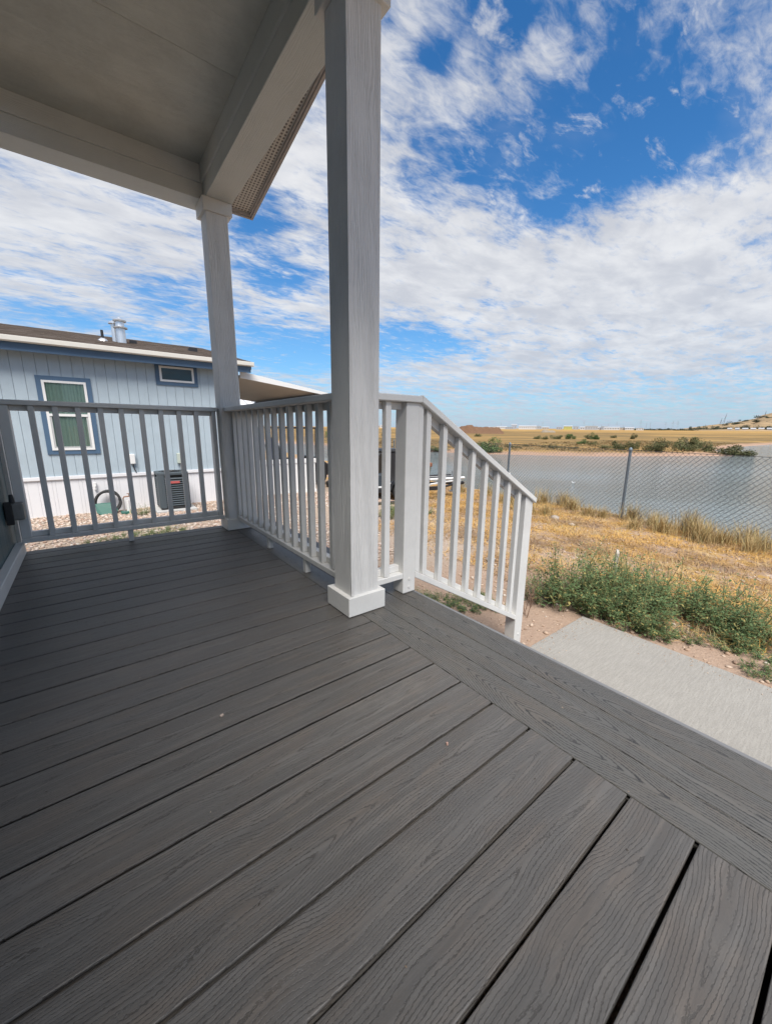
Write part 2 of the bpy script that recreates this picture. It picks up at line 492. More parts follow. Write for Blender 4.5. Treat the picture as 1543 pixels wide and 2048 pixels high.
def lake_sd(x, y):
    """signed distance to the shoreline, negative over the water"""
    x = np.asarray(x, float); y = np.asarray(y, float)
    d = np.full(x.shape, 1e9); ins = np.zeros(x.shape, bool); n = len(LAKE)
    for i in range(n):
        a = LAKE[i]; b = LAKE[(i+1) % n]; e = b-a
        wx = x-a[0]; wy = y-a[1]
        tt = np.clip((wx*e[0]+wy*e[1])/(e@e), 0, 1)
        d = np.minimum(d, np.hypot(wx-e[0]*tt, wy-e[1]*tt))
        c = ((a[1] <= y) & (b[1] > y)) | ((b[1] <= y) & (a[1] > y))
        xi = a[0]+(y-a[1])*e[0]/(e[1] if abs(e[1]) > 1e-9 else 1e-9)
        ins ^= c & (x < xi)
    return np.where(ins, -d, d)


def wob(x, y, s, k):
    return (np.sin(x*s*1.31+k)*np.cos(y*s*1.17+2.3*k)+.6*np.sin(x*s*2.7+y*s*1.9+1.7*k)+.4*np.cos(y*s*4.1-x*s*3.3+k))/2.


def ss(a, b, v):
    t = np.clip((v-a)/(b-a), 0, 1); return t*t*(3-2*t)


def height(x, y):
    x = np.asarray(x, float); y = np.asarray(y, float)
    sd = lake_sd(x, y)
    r = np.hypot(x, y)
    near = -.80+.08*ss(5, 8.6, y)*(1-ss(3.5, 6, x)) - .20*ss(4.2, 9.2, x)
    near = near+wob(x, y, 1.1, .4)*.035*ss(3.6, 5.5, x)
    bank = ZW+np.clip(sd, -6, 99)*.40+wob(x, y, .9, 1.1)*.05
    far = -1.75+wob(x, y, .16, 2.)*.10+np.clip(r-110, 0, None)*.0075*ss(110, 300, r)
    beach = ZW+np.clip(sd, -6, 99)*.13+wob(x, y, .8, .3)*.04
    isnear = (x < 25) & (y < 60)
    hn = np.where(sd < 8, np.minimum(near, bank), near)
    hf = np.where(sd < 0, ZW+sd*.25, np.minimum(far, beach))
    h = np.where(isnear, hn, hf)
    west = ss(24, 60, y)*(x < 25)                       # the yard side runs on into the plain
    return h*(1-west)+np.where(sd < 0, h, np.minimum(far, beach))*west


def axis(spec):
    out = [spec[0][0]]
    for a, b, st in spec:
        n = max(1, round((b-a)/st)); out += list(np.linspace(a, b, n+1)[1:])
    return np.array(out)


gx = axis([(-5200, -400, 600), (-400, -40, 45), (-40, -6, 3.4), (-6, 15, .21), (15, 100, 1.1), (100, 420, 8), (420, 5200, 160)])
gy = axis([(-5200, -400, 600), (-400, -40, 45), (-40, -6, 2.6), (-6, 15, .21), (15, 100, 1.1), (100, 420, 8), (420, 5200, 160)])
X, Y = np.meshgrid(gx, gy, indexing='ij')
Z = height(X, Y)
V = np.stack([X, Y, Z], -1).reshape(-1, 3)
nx, ny = len(gx), len(gy)
ii = (np.arange(nx-1)[:, None]*ny+np.arange(ny-1)[None]).ravel()
F = np.stack([ii, ii+ny, ii+ny+1, ii+1], 1)


def mat_ground():
    m, t, b = mat_base('earth_and_dry_grass')
    co = t.n('ShaderNodeNewGeometry').outputs['Position']
    at = lambda nm: t.n('ShaderNodeAttribute', attribute_name=nm).outputs['Fac']
    fine = t.noise(co, 38, 4, .7); mid = t.noise(co, 2.3, 5, .65); big = t.noise(co, .11, 4, .6)
    streak = t.noise(t.mapping(co, rot=(0, 0, R(-33)), scale=(.05, .008, 1)), 1., 5, .6)
    dirt = t.mix(fine, (.27, .185, .135), (.47, .35, .265))
    straw = t.mix(t.noise(t.mapping(co, scale=(1, 2.4, 1)), 22, 4, .75), (.26, .150, .055), (.56, .36, .12))
    near = t.mix(t.math('MULTIPLY', at('straw'), t.step(mid, .42, .60)), dirt, straw)
    grav = t.mix(fine, (.27, .19, .14), (.50, .42, .34))
    near = t.mix(at('gravel'), near, grav)
    sxy = t.n('ShaderNodeSeparateXYZ'); t.put(sxy.inputs[0], co)
    rng_ = t.math('MULTIPLY_ADD', sxy.outputs[0], .88, t.math('MULTIPLY', sxy.outputs[1], .47))
    lat = t.math('MULTIPLY_ADD', sxy.outputs[0], .47, t.math('MULTIPLY', sxy.outputs[1], -.88))
    cs = t.n('ShaderNodeCombineXYZ'); t.put(cs.inputs[0], t.math('MULTIPLY', rng_, .022)); t.put(cs.inputs[1], t.math('MULTIPLY', lat, .0045))
    bands = t.noise(cs.outputs[0], 1., 5, .62)
    cs2 = t.n('ShaderNodeCombineXYZ'); t.put(cs2.inputs[0], t.math('MULTIPLY', rng_, .14)); t.put(cs2.inputs[1], t.math('MULTIPLY', lat, .05))
    clump = t.noise(cs2.outputs[0], 1., 5, .7)
    f1 = t.ramp(bands, [(.34, (.12, .10, .045)), (.42, (.30, .185, .07)), (.48, (.17, .125, .06)), (.54, (.40, .25, .09)), (.60, (.21, .135, .06)), (.68, (.40, .26, .10))])
    f2 = t.mix(t.step(clump, .42, .66, 0, .75), f1, (.155, .11, .055))
    farm = t.mix(t.step(at('dist'), .0, 1., 0, .75), f2, t.mix(t.step(bands, .40, .58), (.33, .20, .075), (.50, .31, .105)))
    beach = t.mix(t.noise(co, 1.6, 4, .7), (.30, .19, .13), (.44, .30, .22))
    farm = t.mix(at('beach'), farm, beach)
    col = t.mix(at('farside'), near, farm)
    t.put(b.inputs['Base Color'], col); b.inputs['Roughness'].default_value = .95
    b.inputs['Specular IOR Level'].default_value = .1
    bump(t, b, t.math('ADD', fine, t.math('MULTIPLY', mid, 1.5)), .6, .03)
    return m


MGROUND = mat_ground()
gme = raw('ground', V, F, MGROUND, True)
xf, yf = V[:, 0], V[:, 1]
sdf = lake_sd(xf, yf); rf = np.hypot(xf, yf)
gravel_mask = ss(6.4, 5.4, xf+.35*(yf-8)*0)*ss(3.0, 3.6, yf)*ss(40, 20, yf)*ss(-30, -20, xf)
attrs = dict(gravel=gravel_mask,
             straw=ss(3.9, 5.2, xf+.5*wob(xf, yf, 2.1, .2)),
             farside=np.maximum(((xf > 25) | (yf > 60)).astype(float), ss(26, 45, yf)),
             beach=ss(3.2, 2.0, sdf+wob(xf, yf, .7, 1.)*.8),
             dist=ss(230, 520, xf*.95+yf*.10))
for k, v in attrs.items():
    a = gme.attributes.new(k, 'FLOAT', 'POINT'); a.data.foreach_set('value', np.ascontiguousarray(v, np.float32))
tag(link('ground', gme), kind='structure')


def gz(x, y): return float(height(np.array([x]), np.array([y]))[0])


# water
def mat_water():
    m, t, b = mat_base('lake_water')
    co = t.n('ShaderNodeNewGeometry').outputs['Position']
    w = t.noise(t.mapping(co, rot=(0, 0, R(20)), scale=(1., 2.2, 1)), 2.6, 4, .6)
    w2 = t.noise(t.mapping(co, rot=(0, 0, R(-35)), scale=(1., 1.8, 1)), 9., 3, .6)
    gust = t.noise(co, .055, 3, .55)
    t.put(b.inputs['Base Color'], t.mix(gust, (.150, .185, .185), (.205, .220, .210)))
    b.inputs['Roughness'].default_value = .08; b.inputs['IOR'].default_value = 1.33
    h = t.math('MULTIPLY', t.math('ADD', w, t.math('MULTIPLY', w2, .35)), t.step(gust, .38, .62, .35, 1.9))
    bump(t, b, h, 1., .14)
    return m


MWATER = mat_water()
tag(link('lake_water', raw('lake_water', [(10, -100, ZW), (240, -100, ZW), (240, 105, ZW), (10, 105, ZW)], [(0, 1, 2, 3)], MWATER)), kind='structure')

# hill on the right-hand skyline
AZ = np.radians(np.concatenate([np.linspace(70, 90, 120), np.linspace(90.6, 135, 60)]))
RR = np.linspace(900, 2600, 34)
A_, R_ = np.meshgrid(AZ, RR, indexing='ij')
dg = np.degrees(A_)
skyl = np.interp(dg, [70, 74.2, 75.5, 77.2, 78.6, 79.6, 80.6, 81.1, 82.2, 85, 90, 100, 135], [.30, .34, .55, .85, 1.02, 1.25, 1.5, 1.85, 2.15, 2.7, 3.0, 2.6, 1.5])
rise = ss(900, 2300, R_+180*wob(A_*60, R_*.012, 1., .7))
elev = .30+(skyl-.30)*rise+.05*wob(A_*150, R_*.02, 1.2, 2.2)*rise
HZ = .93+R_*np.tan(np.radians(elev))-ss(1000, 900, R_)*3
HX = R_*np.sin(A_); HY = R_*np.cos(A_)


def mat_hill():
    m, t, b = mat_base('dry_hillside')
    co = t.n('ShaderNodeNewGeometry').outputs['Position']
    n = t.noise(t.mapping(co, scale=(.01, .01, .05)), 1., 5, .65); n2 = t.noise(co, .05, 4, .7)
    col = t.ramp(n, [(.3, (.20, .15, .105)), (.5, (.34, .245, .145)), (.7, (.42, .30, .18))])
    t.put(b.inputs['Base Color'], t.mix(t.step(n2, .56, .66), col, (.14, .125, .095))); b.inputs['Roughness'].default_value = 1
    b.inputs['Specular IOR Level'].default_value = 0
    return m


Vh = np.stack([HX, HY, HZ], -1).reshape(-1, 3); na, nr = HX.shape
ih = (np.arange(na-1)[:, None]*nr+np.arange(nr-1)[None]).ravel()
tag(link('hills', raw('hills', Vh, np.stack([ih, ih+1, ih+nr+1, ih+nr], 1), mat_hill(), True)), kind='structure')

# ------------------------------------------------------------------ porch deck
PITCHB = .1445; Y0 = 1.4178
deck = thing('porch_deck', 'grey composite board deck of the porch with a border along its open edge', 'deck', (0, 0, 0))


def board_mesh(name, L, w, mat, z=.025):
    h = w/2                                            # eased top edges, a thin lip, then the fastener groove cut into both sides
    half = [(h-.0028, 0), (h-.0009, -.0007), (h, -.0026), (h, -.0052), (h-.013, -.0056), (h-.013, -.0175), (h-.001, -.018), (h-.001, -z)]
    prof = half+[(-a, b) for a, b in reversed(half)]
    return MB().prism([(-L/2, a, b) for a, b in prof], (L, 0, 0)).mesh(name, mat)


XB = 1.0138; XL = -.46
bm_ = board_mesh('board', XB-.003-XL, PITCHB-.0082, MDECK)
ks = list(range(-16, 12))
for k in ks:                                           # board k lies on the near side of gap k (gap at y = Y0 - k*pitch)
    yc = Y0-k*PITCHB-PITCHB/2
    o = link('board', bm_, deck, ((XL+XB-.003)/2, yc, random.uniform(-.0006, .0006)))
yback = Y0+16*PITCHB                                   # last full board ends at the back edge
o = link('board', board_mesh('board_ripped', XB-.003-XL, 3.842-yback-.006, MDECK), deck, ((XL+XB-.003)/2, (yback+3.842)/2+.002, 0))
yn = Y0-12*PITCHB; LB = 3.842-yn
for x0, x1 in ((XB, 1.1475), (1.1495, 1.2815), (1.2840, 1.4160)):
    o = link('border_board', board_mesh('border_board', LB, x1-x0, MBORD), deck, ((x0+x1)/2, (3.842+yn)/2, .0005), R(90))
for nm, b4 in (('rim_board', (1.372, 1.404, yn, 3.82, -.24, -.026)), ('rim_board', (-.46, 1.371, 3.785, 3.82, -.24, -.026))):
    MB().box(*b4).build(nm, MFASC, deck)
MB().box(1.4215, 1.4385, yn, 3.842, -.24, -.002).build('fascia_board', plain('smooth_grey_trim', (.17, .172, .178), .5, 0, .12, 5), deck, bevel=.004, seg=2)
MB().box(-.46, 1.402, yn-.032, yn-.004, -.80, -.026).build('under_deck_sun_block', MFASC, deck)  # added out of view to keep sun from under the boards, so gaps stay dark
MB().box(1.376, 1.402, yn, 3.78, -.80, -.245).build('under_deck_sun_block', MFASC, deck)  # second added sun block, unseen below the open edge
j = MB()
for k in range(8):
    yj = -.2+k*.55
    j.box(-.46, 1.371, yj, yj+.04, -.24, -.0265)
for xx in (-.40, .45, 1.28):
    for yy in (-.1, 1.75, 3.68): j.box(xx, xx+.09, yy, yy+.09, -.8, -.241)
j.build('joist_frame', plain('dark_lumber', (.03, .026, .022), .95), deck)
tag(MB().tube((0, 0, 0), (0, 0, .007), .0038, .003, 8).build('pebble', plain('pink_pebble', (.42, .26, .21), .8), None, (.752, .662, .001)),
    'tiny pink pebble caught at a gap between near deck boards', 'pebble')
tag(MB().prism([(-.006, -.003, 0), (.005, -.004, 0), (.007, .003, 0), (-.004, .004, 0)], (0, 0, .004)).build('wood_chip', plain('pale_chip', (.42, .33, .28), .8), None, (.245, 1.19, .0008), .4),
    'pale wood chip lying on the deck boards left of the near post', 'wood chip')

nc = 150
cxy = np.stack([RNG.uniform(-.4, 1.42, nc), RNG.uniform(.1, 3.8, nc)], 1); cr = RNG.uniform(.0008, .0028, nc); ca = RNG.uniform(0, 6.28, nc)
CV = np.array([(-1.6, 0, .2), (0, -.8, .2), (1.6, 0, .2), (0, .8, .2), (0, 0, .9)]); CF = np.array([(0, 1, 4), (1, 2, 4), (2, 3, 4), (3, 0, 4)])
cv = CV[None]*cr[:, None, None]; cx_ = cv[..., 0]*np.cos(ca)[:, None]-cv[..., 1]*np.sin(ca)[:, None]; cy_ = cv[..., 0]*np.sin(ca)[:, None]+cv[..., 1]*np.cos(ca)[:, None]
cvv = np.stack([cx_+cxy[:, :1], cy_+cxy[:, 1:], cv[..., 2]+.0012], -1).reshape(-1, 3)
MCRUMB = mat_stone('deck_crumb', [(0, (.03, .025, .02)), (.5, (.06, .05, .04)), (.75, (.30, .22, .15)), (1, (.42, .36, .30))])
tag(link('debris', raw('debris', cvv, (CF[None]+(np.arange(nc)*5)[:, None, None]).reshape(-1, 3), MCRUMB)), kind='stuff')

# ------------------------------------------------------------------ porch posts


def porch_post(x, y, label, zc):
    t = thing('porch_post', label, 'post', (x, y, 0), 0, 'square wrapped porch posts')
    s = .0825
    MB().box(-s, s, -s, s, .004, 2.688).build('shaft', MPOST, t, bevel=.003)
    st = MB()                                          # corner returns of the wrap: narrow proud strips beside the near corner
    st.box(-s-.0022, -s+.0135, -s-.0028, -s-.0002, .108, 2.583)
    st.build('corner_strip', MPOST, t)
    MB().box(-.108, .1165, -.1, .118, .0045, .105).build('plinth', MPAINT, t, bevel=.0025)
    MB().box(-.106, .1165, -.1, .118, zc, 2.6895).build('capital', MPAINT, t, bevel=.003)
    return t


porch_post(1.0435, 1.603, 'near square white post rising in front of the lake view', 2.555)
porch_post(1.0435, 3.679, 'far square white post at the corner of the porch by the blue house', 2.595)

# ------------------------------------------------------------------ porch roof
roof = thing('porch_roof', 'white painted porch roof with flat ceiling, beams and vented eave', 'porch roof', (0, 0, 2.69))


def rp(mb, name, mat, **k):
    o = mb.build(name, mat, roof, (0, 0, -2.69), **k); return o


rp(MB().box(.967, 1.162, 1.505, 3.862, 2.69, 2.93), 'beam', MBEAM, bevel=.002)
rp(MB().box(-.52, .9665, 1.505, 1.70, 2.69, 2.93), 'beam', MBEAMX, bevel=.002)
rp(MB().box(-.52, .9665, 3.66, 3.8625, 2.69, 2.93), 'beam', MBEAMX, bevel=.002)
rp(MB().box(.952, .9668, 1.716, 3.644, 2.80, 2.921), 'trim_board', MBEAM)
rp(MB().box(-.52, .951, 3.645, 3.6598, 2.80, 2.921), 'trim_board', MBEAMX)
rp(MB().box(-.52, .951, 1.7005, 1.715, 2.80, 2.921), 'trim_board', MBEAMX)
for k in range(2):                                     # ceiling sheets butt along faint taped seams
    ya = 1.699+k*1.0; yb = min(ya+.9995, 3.66)
    if yb > ya: rp(MB().box(-.52, .968, ya, yb-.001, 2.922, 2.94), 'ceiling_panel', MCEIL, bevel=.0015)
EY, EZ, SLP, RY = 4.05, 2.845, .198, 2.14
zr = EZ+SLP*(EY-RY)


def slope_slab(mb, x0, x1, y0, y1, dz0, dz1):
    """slab under the far roof plane between y0 < y1 (y measured down to the eave)"""
    f = lambda y: EZ+SLP*(EY-y)
    mb.prism([(x0, y0, f(y0)+dz0), (x0, y1, f(y1)+dz0), (x0, y1, f(y1)+dz1), (x0, y0, f(y0)+dz1)], (x1-x0, 0, 0))
    return mb


rp(slope_slab(MB(), 1.478, 1.5, RY, EY, 0, .135), 'rake_fascia', MFASC)
rp(MB().box(-.55, 1.4775, EY-.02, EY, EZ, EZ+.135), 'eave_fascia', MFASC)
rp(slope_slab(MB(), 1.163, 1.477, RY, EY-.022, .028, .036), 'soffit_panel', MSOFF)
rp(slope_slab(MB(), -.55, 1.1625, 3.864, EY-.022, .028, .036), 'soffit_panel', MSOFF)
rp(slope_slab(MB(), 1.462, 1.4775, RY, EY-.022, .010, .027), 'soffit_trim', MFASC)
rp(slope_slab(MB(), 1.1655, 1.4615, EY-.034, EY-.022, .010, .027), 'soffit_trim', MFASC)
rm = slope_slab(MB(), -.55, 1.515, RY, EY+.02, .136, .165)
f2 = lambda y: EZ+SLP*(EY-(2*RY-y))
rm.prism([(-.55, RY-.001, zr+.136), (-.55, 2*RY-EY, EZ+.136), (-.55, 2*RY-EY, EZ+.165), (-.55, RY-.001, zr+.165)], (2.065, 0, 0))
rp(rm, 'roof_sheet', MSHING)
NY = 2*RY-EY                                           # the near slope mirrors the far one; unseen, its reach tuned to shade posts
def near_slab(x0, x1, y0, y1, dz0, dz1):
    f = lambda y: EZ+SLP*(y-NY)
    return MB().prism([(x0, y0, f(y0)+dz0), (x0, y1, f(y1)+dz0), (x0, y1, f(y1)+dz1), (x0, y0, f(y0)+dz1)], (x1-x0, 0, 0))
rp(near_slab(1.478, 1.5, NY, RY-.001, 0, .135), 'rake_fascia', MFASC)
rp(MB().box(-.55, 1.4775, NY, NY+.02, EZ, EZ+.135), 'eave_fascia', MFASC)
rp(near_slab(1.163, 1.477, NY+.022, RY-.001, .028, .036), 'soffit_panel', MSOFF)
rp(near_slab(-.55, 1.1625, NY+.022, 1.503, .028, .036), 'soffit_panel', MSOFF)
g = MB(); g.prism([(1.10, 1.51, 2.931), (1.10, 3.85, 2.931), (1.10, RY, zr+.02)], (.06, 0, 0))
rp(g, 'gable_wall', MBEAM)

# ------------------------------------------------------------------ railings
BW = .0345


def bal_mesh(z0, z1): return MB().box(-BW/2, BW/2, -BW/2, BW/2, z0, z1).mesh('baluster', MPAINT, .002)


BALM = bal_mesh(.131, 1.0665)
# left railing along X
rl = thing('porch_railing', 'grey white railing on the left end of the porch facing the blue house', 'railing', (0, 3.7, 0))
for k, x in enumerate([-.297, -.167, -.038, .097, .228, .363, .497, .63, .763]):
    link('baluster', BALM, rl, (x+BW/2, BW/2, 0))
MB().box(-.45, -.394, -.002, .085, .1305, 1.0668).build('end_post', MPAINT, rl, bevel=.003)
MB().box(.905, .940, 0, .085, .1305, 1.0668).build('end_post', MPAINT, rl, bevel=.003)
MB().box(-.47, .955, -.018, .118, 1.067, 1.101).build('cap_rail', MPAINT, rl, bevel=.004)
MB().box(-.394, .905, .0362, .0745, 1.03, 1.0665).build('upper_rail', MPAINT, rl, bevel=.002)
MB().box(-.394, .905, .0362, .0745, .1312, .168).build('lower_rail', MPAINT, rl, bevel=.002)
MB().box(-.45, .942, -.010, .08, .097, .130).build('bottom_plate', MPAINT, rl, bevel=.003)
MB().box(.185, .222, .010, .047, .001, .0968).build('support_block', MPAINT, rl, bevel=.002)
# front railing along Y
rfr = thing('porch_railing', 'white railing between the two square posts along the front of the porch', 'railing', (1.042, 0, 0))
for y in [3.571, 3.445, 3.305, 3.177, 3.040, 2.909, 2.776, 2.644, 2.512, 2.378, 2.240, 2.112, 1.979, 1.846, 1.715]:
    link('baluster', BALM, rfr, (BW/2, y+BW/2, 0))
MB().box(-.060, .078, 1.676, 3.620, 1.067, 1.101).build('cap_rail', MPAINT, rfr, bevel=.004)
MB().box(.0362, .0745, 1.69, 3.594, 1.03, 1.0665).build('upper_rail', MPAINT, rfr, bevel=.002)
MB().box(.0362, .0745, 1.69, 3.594, .1312, .168).build('lower_rail', MPAINT, rfr, bevel=.002)
MB().box(-.012, .080, 1.686, 3.596, .097, .130).build('bottom_plate', MPAINT, rfr, bevel=.003)
for y in (2.20, 2.85):
    MB().box(-.002, .036, y, y+.04, .001, .0968).build('support_block', MPAINT, rfr, bevel=.002)
# short return from the near post to the newel
rr = thing('porch_railing', 'short white railing stub between the near post and the stair newel', 'railing', (0, 1.565, 0))
for x in (1.205,):
    link('baluster', BALM, rr, (x+BW/2, BW/2+.004, 0))
MB().box(1.128, 1.336, .0402, .0785, 1.03, 1.0665).build('upper_rail', MPAINT, rr, bevel=.002)
MB().box(1.128, 1.336, .0402, .0785, .1312, .168).build('lower_rail', MPAINT, rr, bevel=.002)
MB().box(1.128, 1.3355, .0005, .088, .097, .130).build('bottom_plate', MPAINT, rr, bevel=.003)
MB().box(1.126, 1.4335, -.018, .118, 1.067, 1.101).build('cap_rail', MPAINT, rr, bevel=.004)
# stair handrail
SL = -.567
rs = thing('stair_railing', 'white sloping handrail that runs from the newel down beside the steps', 'railing', (1.336, 1.565, 0))


def slopebar(name, x0, x1, y0, y1, z0, dz, bevel=.002):
    """bar along the stair slope; z0 = underside at world x=1.435"""
    f = lambda x: z0+SL*(x-1.435)
    m = MB().prism([(x0, y0, f(x0)), (x1, y0, f(x1)), (x1, y0, f(x1)+dz), (x0, y0, f(x0)+dz)], (0, y1-y0, 0))
    return m.build(name, MPAINT, rs, (-1.336, 0, 0), bevel=bevel)


nw = MB().box(0, .090, 0, .0905, .0045, 1.0662).build('newel_post', MPAINT, rs, bevel=.006, seg=2)
for z in (.038, .088):
    MB().tube((.045, -.004, z), (.045, .001, z), .0075, .0075, 10).build('bolt', MPAINT, nw)
slopebar('cap_rail', 1.4345, 2.612, -.018, .118, 1.0668, .040, .004)
slopebar('upper_rail', 1.428, 2.50, .0402, .0785, 1.020, .0465)
slopebar('lower_rail', 1.428, 2.50, .0402, .0785, .120, .040)
slopebar('bottom_plate', 1.428, 2.50, .0005, .088, .079, .040, .003)
for x in (1.428, 1.487, 1.620, 1.751, 1.882, 2.014, 2.145, 2.276, 2.408):
    z1 = 1.0668+SL*(x-1.435)-.001; z0 = .119+SL*(x-1.435)+.001; w = BW
    pts = [(x-1.336, .004, z0), (x+w-1.336, .004, z0+SL*w), (x+w-1.336, .004, z1+SL*w), (x-1.336, .004, z1)]
    MB().prism(pts, (0, BW, 0)).build('baluster', MPAINT, rs, bevel=.002)
x = 2.50; z1 = 1.0658+SL*(x-1.435)
ep = MB().prism([(x-1.336, 0, -.80), (x+.095-1.336, 0, -.80), (x+.095-1.336, 0, z1+SL*.095), (x-1.336, 0, z1)], (0, .0905, 0)).build('end_post', MPAINT, rs, bevel=.003)
MB().tube((1.215, -.004, -.66), (1.215, .001, -.66), .008, .008, 10).build('bolt', MPAINT, ep)

# stairs below the deck edge
st = thing('porch_stairs', 'grey composite stair treads stepping down from the deck edge to the slab', 'stairs', (1.44, 0, -.78))
for k, (xe, z) in enumerate(((1.722, -.188), (2.005, -.376), (2.285, -.564))):
    x0 = max(xe-.315, 1.4405); xm = (x0+xe)/2
    for a, b in ((x0, xm-.002), (xm+.002, xe)):
        me = board_mesh('tread_board', 2.9, b-a, MBORD)
        o = link('tread_board', me, st, ((a+b)/2-1.44, .02, z+.78), R(90))
    MB().box(xe-1.44-.025, xe-1.44-.007, -1.42, 1.46, z+.78-.187, z+.78-.0255).build('riser', MFASC, st)
for yy in (-1.40, 1.42):
    MB().prism([(-.0, yy, .0), (.84, yy, .0), (.84, yy, .18), (-.0, yy, .56)], (0, .038, 0)).build('stringer', plain('stringer_lumber', (.16, .13, .10), .9), st)

# concrete slab
sb = MB().box(-.78, .80, -3.6, 1.49, -.11, 0)
tag(sb.build('concrete_slab', MCONC, None, (2.68, 0, -.758), bevel=.008, seg=2), kind='structure')

# ------------------------------------------------------------------ own house wall at the left edge
hw = thing('mobile_home', 'dark teal home wall with grooved siding and pale corner trim beside the deck', 'house', (-.5, 2, -.8))


def hp(mb, name, mat, **k): return mb.build(name, mat, hw, (.5, -2, .8), **k)


yy = 3.895
while yy > -1.6:
    hp(MB().box(-.52, -.5, yy-.199, yy-.003, .0, 2.685), 'siding_panel', MTEAL, bevel=.002)
    yy -= .2
hp(MB().box(-4.5, -.5205, -1.6, 3.99, -.78, 2.75), 'body', MTEAL)
hp(MB().box(-.52, -.478, 3.9, 3.995, .0, 2.685), 'corner_trim', MPAINT, bevel=.003)
hp(MB().box(-.4995, -.45, -1.6, 3.80, .001, .086), 'base_trim', MPAINT, bevel=.004)
hp(MB().box(-.5, -.40, 3.60, 3.68, .285, .405), 'outlet_box', MDIRTY, bevel=.012, seg=2)
hp(MB().box(-.495, -.455, 3.575, 3.60, .26, .42).tube((-.45, 3.59, .41), (-.45, 3.59, .47), .018, .012, 8), 'outlet_cover', MDARK, bevel=.004)
hp(MB().prism([(-.525, -1.8, 2.76), (-2.6, -1.8, 3.25), (-4.7, -1.8, 2.76)], (0, 5.95, 0)), 'roof', MSHING)

# ------------------------------------------------------------------ neighbour's blue house
HY = 9.30; HZ0 = -.74
nb = thing('blue_house', 'light blue single storey house with white skirting and brown shingle roof', 'house', (0, HY, HZ0))


def bp(mb, name, mat, parent=None, **k):
    if parent is None: return mb.build(name, mat, nb, (0, -HY, -HZ0), **k)
    return mb.build(name, mat, parent, **k)


XR = 2.92; XLH = -9.5
bp(MB().box(XLH, XR-.02, HY+.03, HY+8.2, -.76, 2.29), 'body', MBLUE)
pw = .1645
pm = MB().box(.0019, pw-.0019, 0, .028, .02, 2.29).mesh('siding_panel', MBLUE, .0022)
n = int((XR-(-4.6))/pw)
for k in range(n):
    link('siding_panel', pm, nb, (XR-(k+1)*pw, 0, -HZ0))
bp(MB().box(XLH, XR-n*pw, HY+.002, HY+.029, .02, 2.29), 'siding_run', MBLUE)
sw = (.145, .050)                                     # skirting has wide and narrow ribs in turn
sm = [MB().box(.0008, w-.0008, 0, .022, -.78, -.045).mesh('skirting_panel', MSKIRT, .002) for w in sw]
xx = XR; k = 0
while xx > -3.4:
    w = sw[k % 2]
    link('skirting_panel', sm[k % 2], nb, (xx-w, .004, -HZ0)); xx -= w; k += 1
bp(MB().box(-9.5, xx, HY+.005, HY+.028, -.78, -.045), 'skirting_run', MSKIRT)
bp(MB().box(-9.5, XR+.01, HY-.028, HY+.03, -.044, .019), 'skirting_rail', MSKIRT, bevel=.004)
# windows


def window(x0, x1, z0, z1, tw, kind):
    w = thing_part('window')
    tr = MB()
    for b4 in ((x0, x1, z1-tw, z1), (x0, x1, z0, z0+tw), (x0, x0+tw, z0+tw, z1-tw), (x1-tw, x1, z0+tw, z1-tw)):
        tr.box(b4[0], b4[1], HY-.022, HY-.001, b4[2], b4[3])
    tr.build('trim', MTRIM, w)
    a, b, c, d = x0+tw, x1-tw, z0+tw, z1-tw; f = .038
    fr = MB()
    for b4 in ((a, b, d-f, d), (a, b, c, c+f), (a, a+f, c+f, d-f), (b-f, b, c+f, d-f)):
        fr.box(b4[0], b4[1], HY-.034, HY-.0005, b4[2], b4[3])
    if kind == 'sash':
        mz = 1.125
        fr.box(a+f, b-f, HY-.040, HY-.002, mz-.022, mz+.022)
    fr.build('frame', MWHITE, w)
    if kind == 'sash':
        ins = MB()
        for b4 in ((a+f, a+f+.028, c+f, 1.10), (b-f-.028, b-f, c+f, 1.10), (a+f+.028, b-f-.028, c+f, c+f+.028)):
            ins.box(b4[0], b4[1], HY-.031, HY-.003, b4[2], b4[3])
        ins.build('sash', plain('grey_sash', (.42, .43, .43), .5), w)
        N = 120; us = np.linspace(0, 1, N)
        cx = a+f+.001+us*(b-a-2*f-.002)
        cy = HY-.012+.006*np.sin(us*2*math.pi*11+1.3*np.sin(us*9))+.0025*np.sin(us*63)
        Vc = np.concatenate([np.stack([cx, cy, np.full(N, d-f)], 1), np.stack([cx+.006*np.sin(us*7), cy*.5+.5*(HY-.010), np.full(N, c+f+.01)], 1)])
        Fc = np.stack([np.arange(N-1), np.arange(1, N), np.arange(1, N)+N, np.arange(N-1)+N], 1)
        link('curtain', raw('curtain', Vc, Fc, MCURT, True), w)
    MB().box(a+f, b-f, HY-.0042, HY-.0032, c+f, d-f).build('dark_backing', plain('painted_room_dark', (.020, .028, .045), .9), w)  # dark sheet over the siding, its colour standing in for the unlit room
    MB().box(a+f, b-f, HY-.0262, HY-.0252, c+f, d-f).build('pane', MGLASS, w)
    return w


def thing_part(name):
    o = bpy.data.objects.new(name, None); COL.objects.link(o); o.parent = nb; o.location = (0, -HY, -HZ0); return o


window(-.575, .20, .42, 1.795, .075, 'sash')['label'] = 'tall window with sage curtain and navy trim'
window(1.27, 2.05, 1.77, 2.215, .072, 'high')['label'] = 'small high window with navy trim'
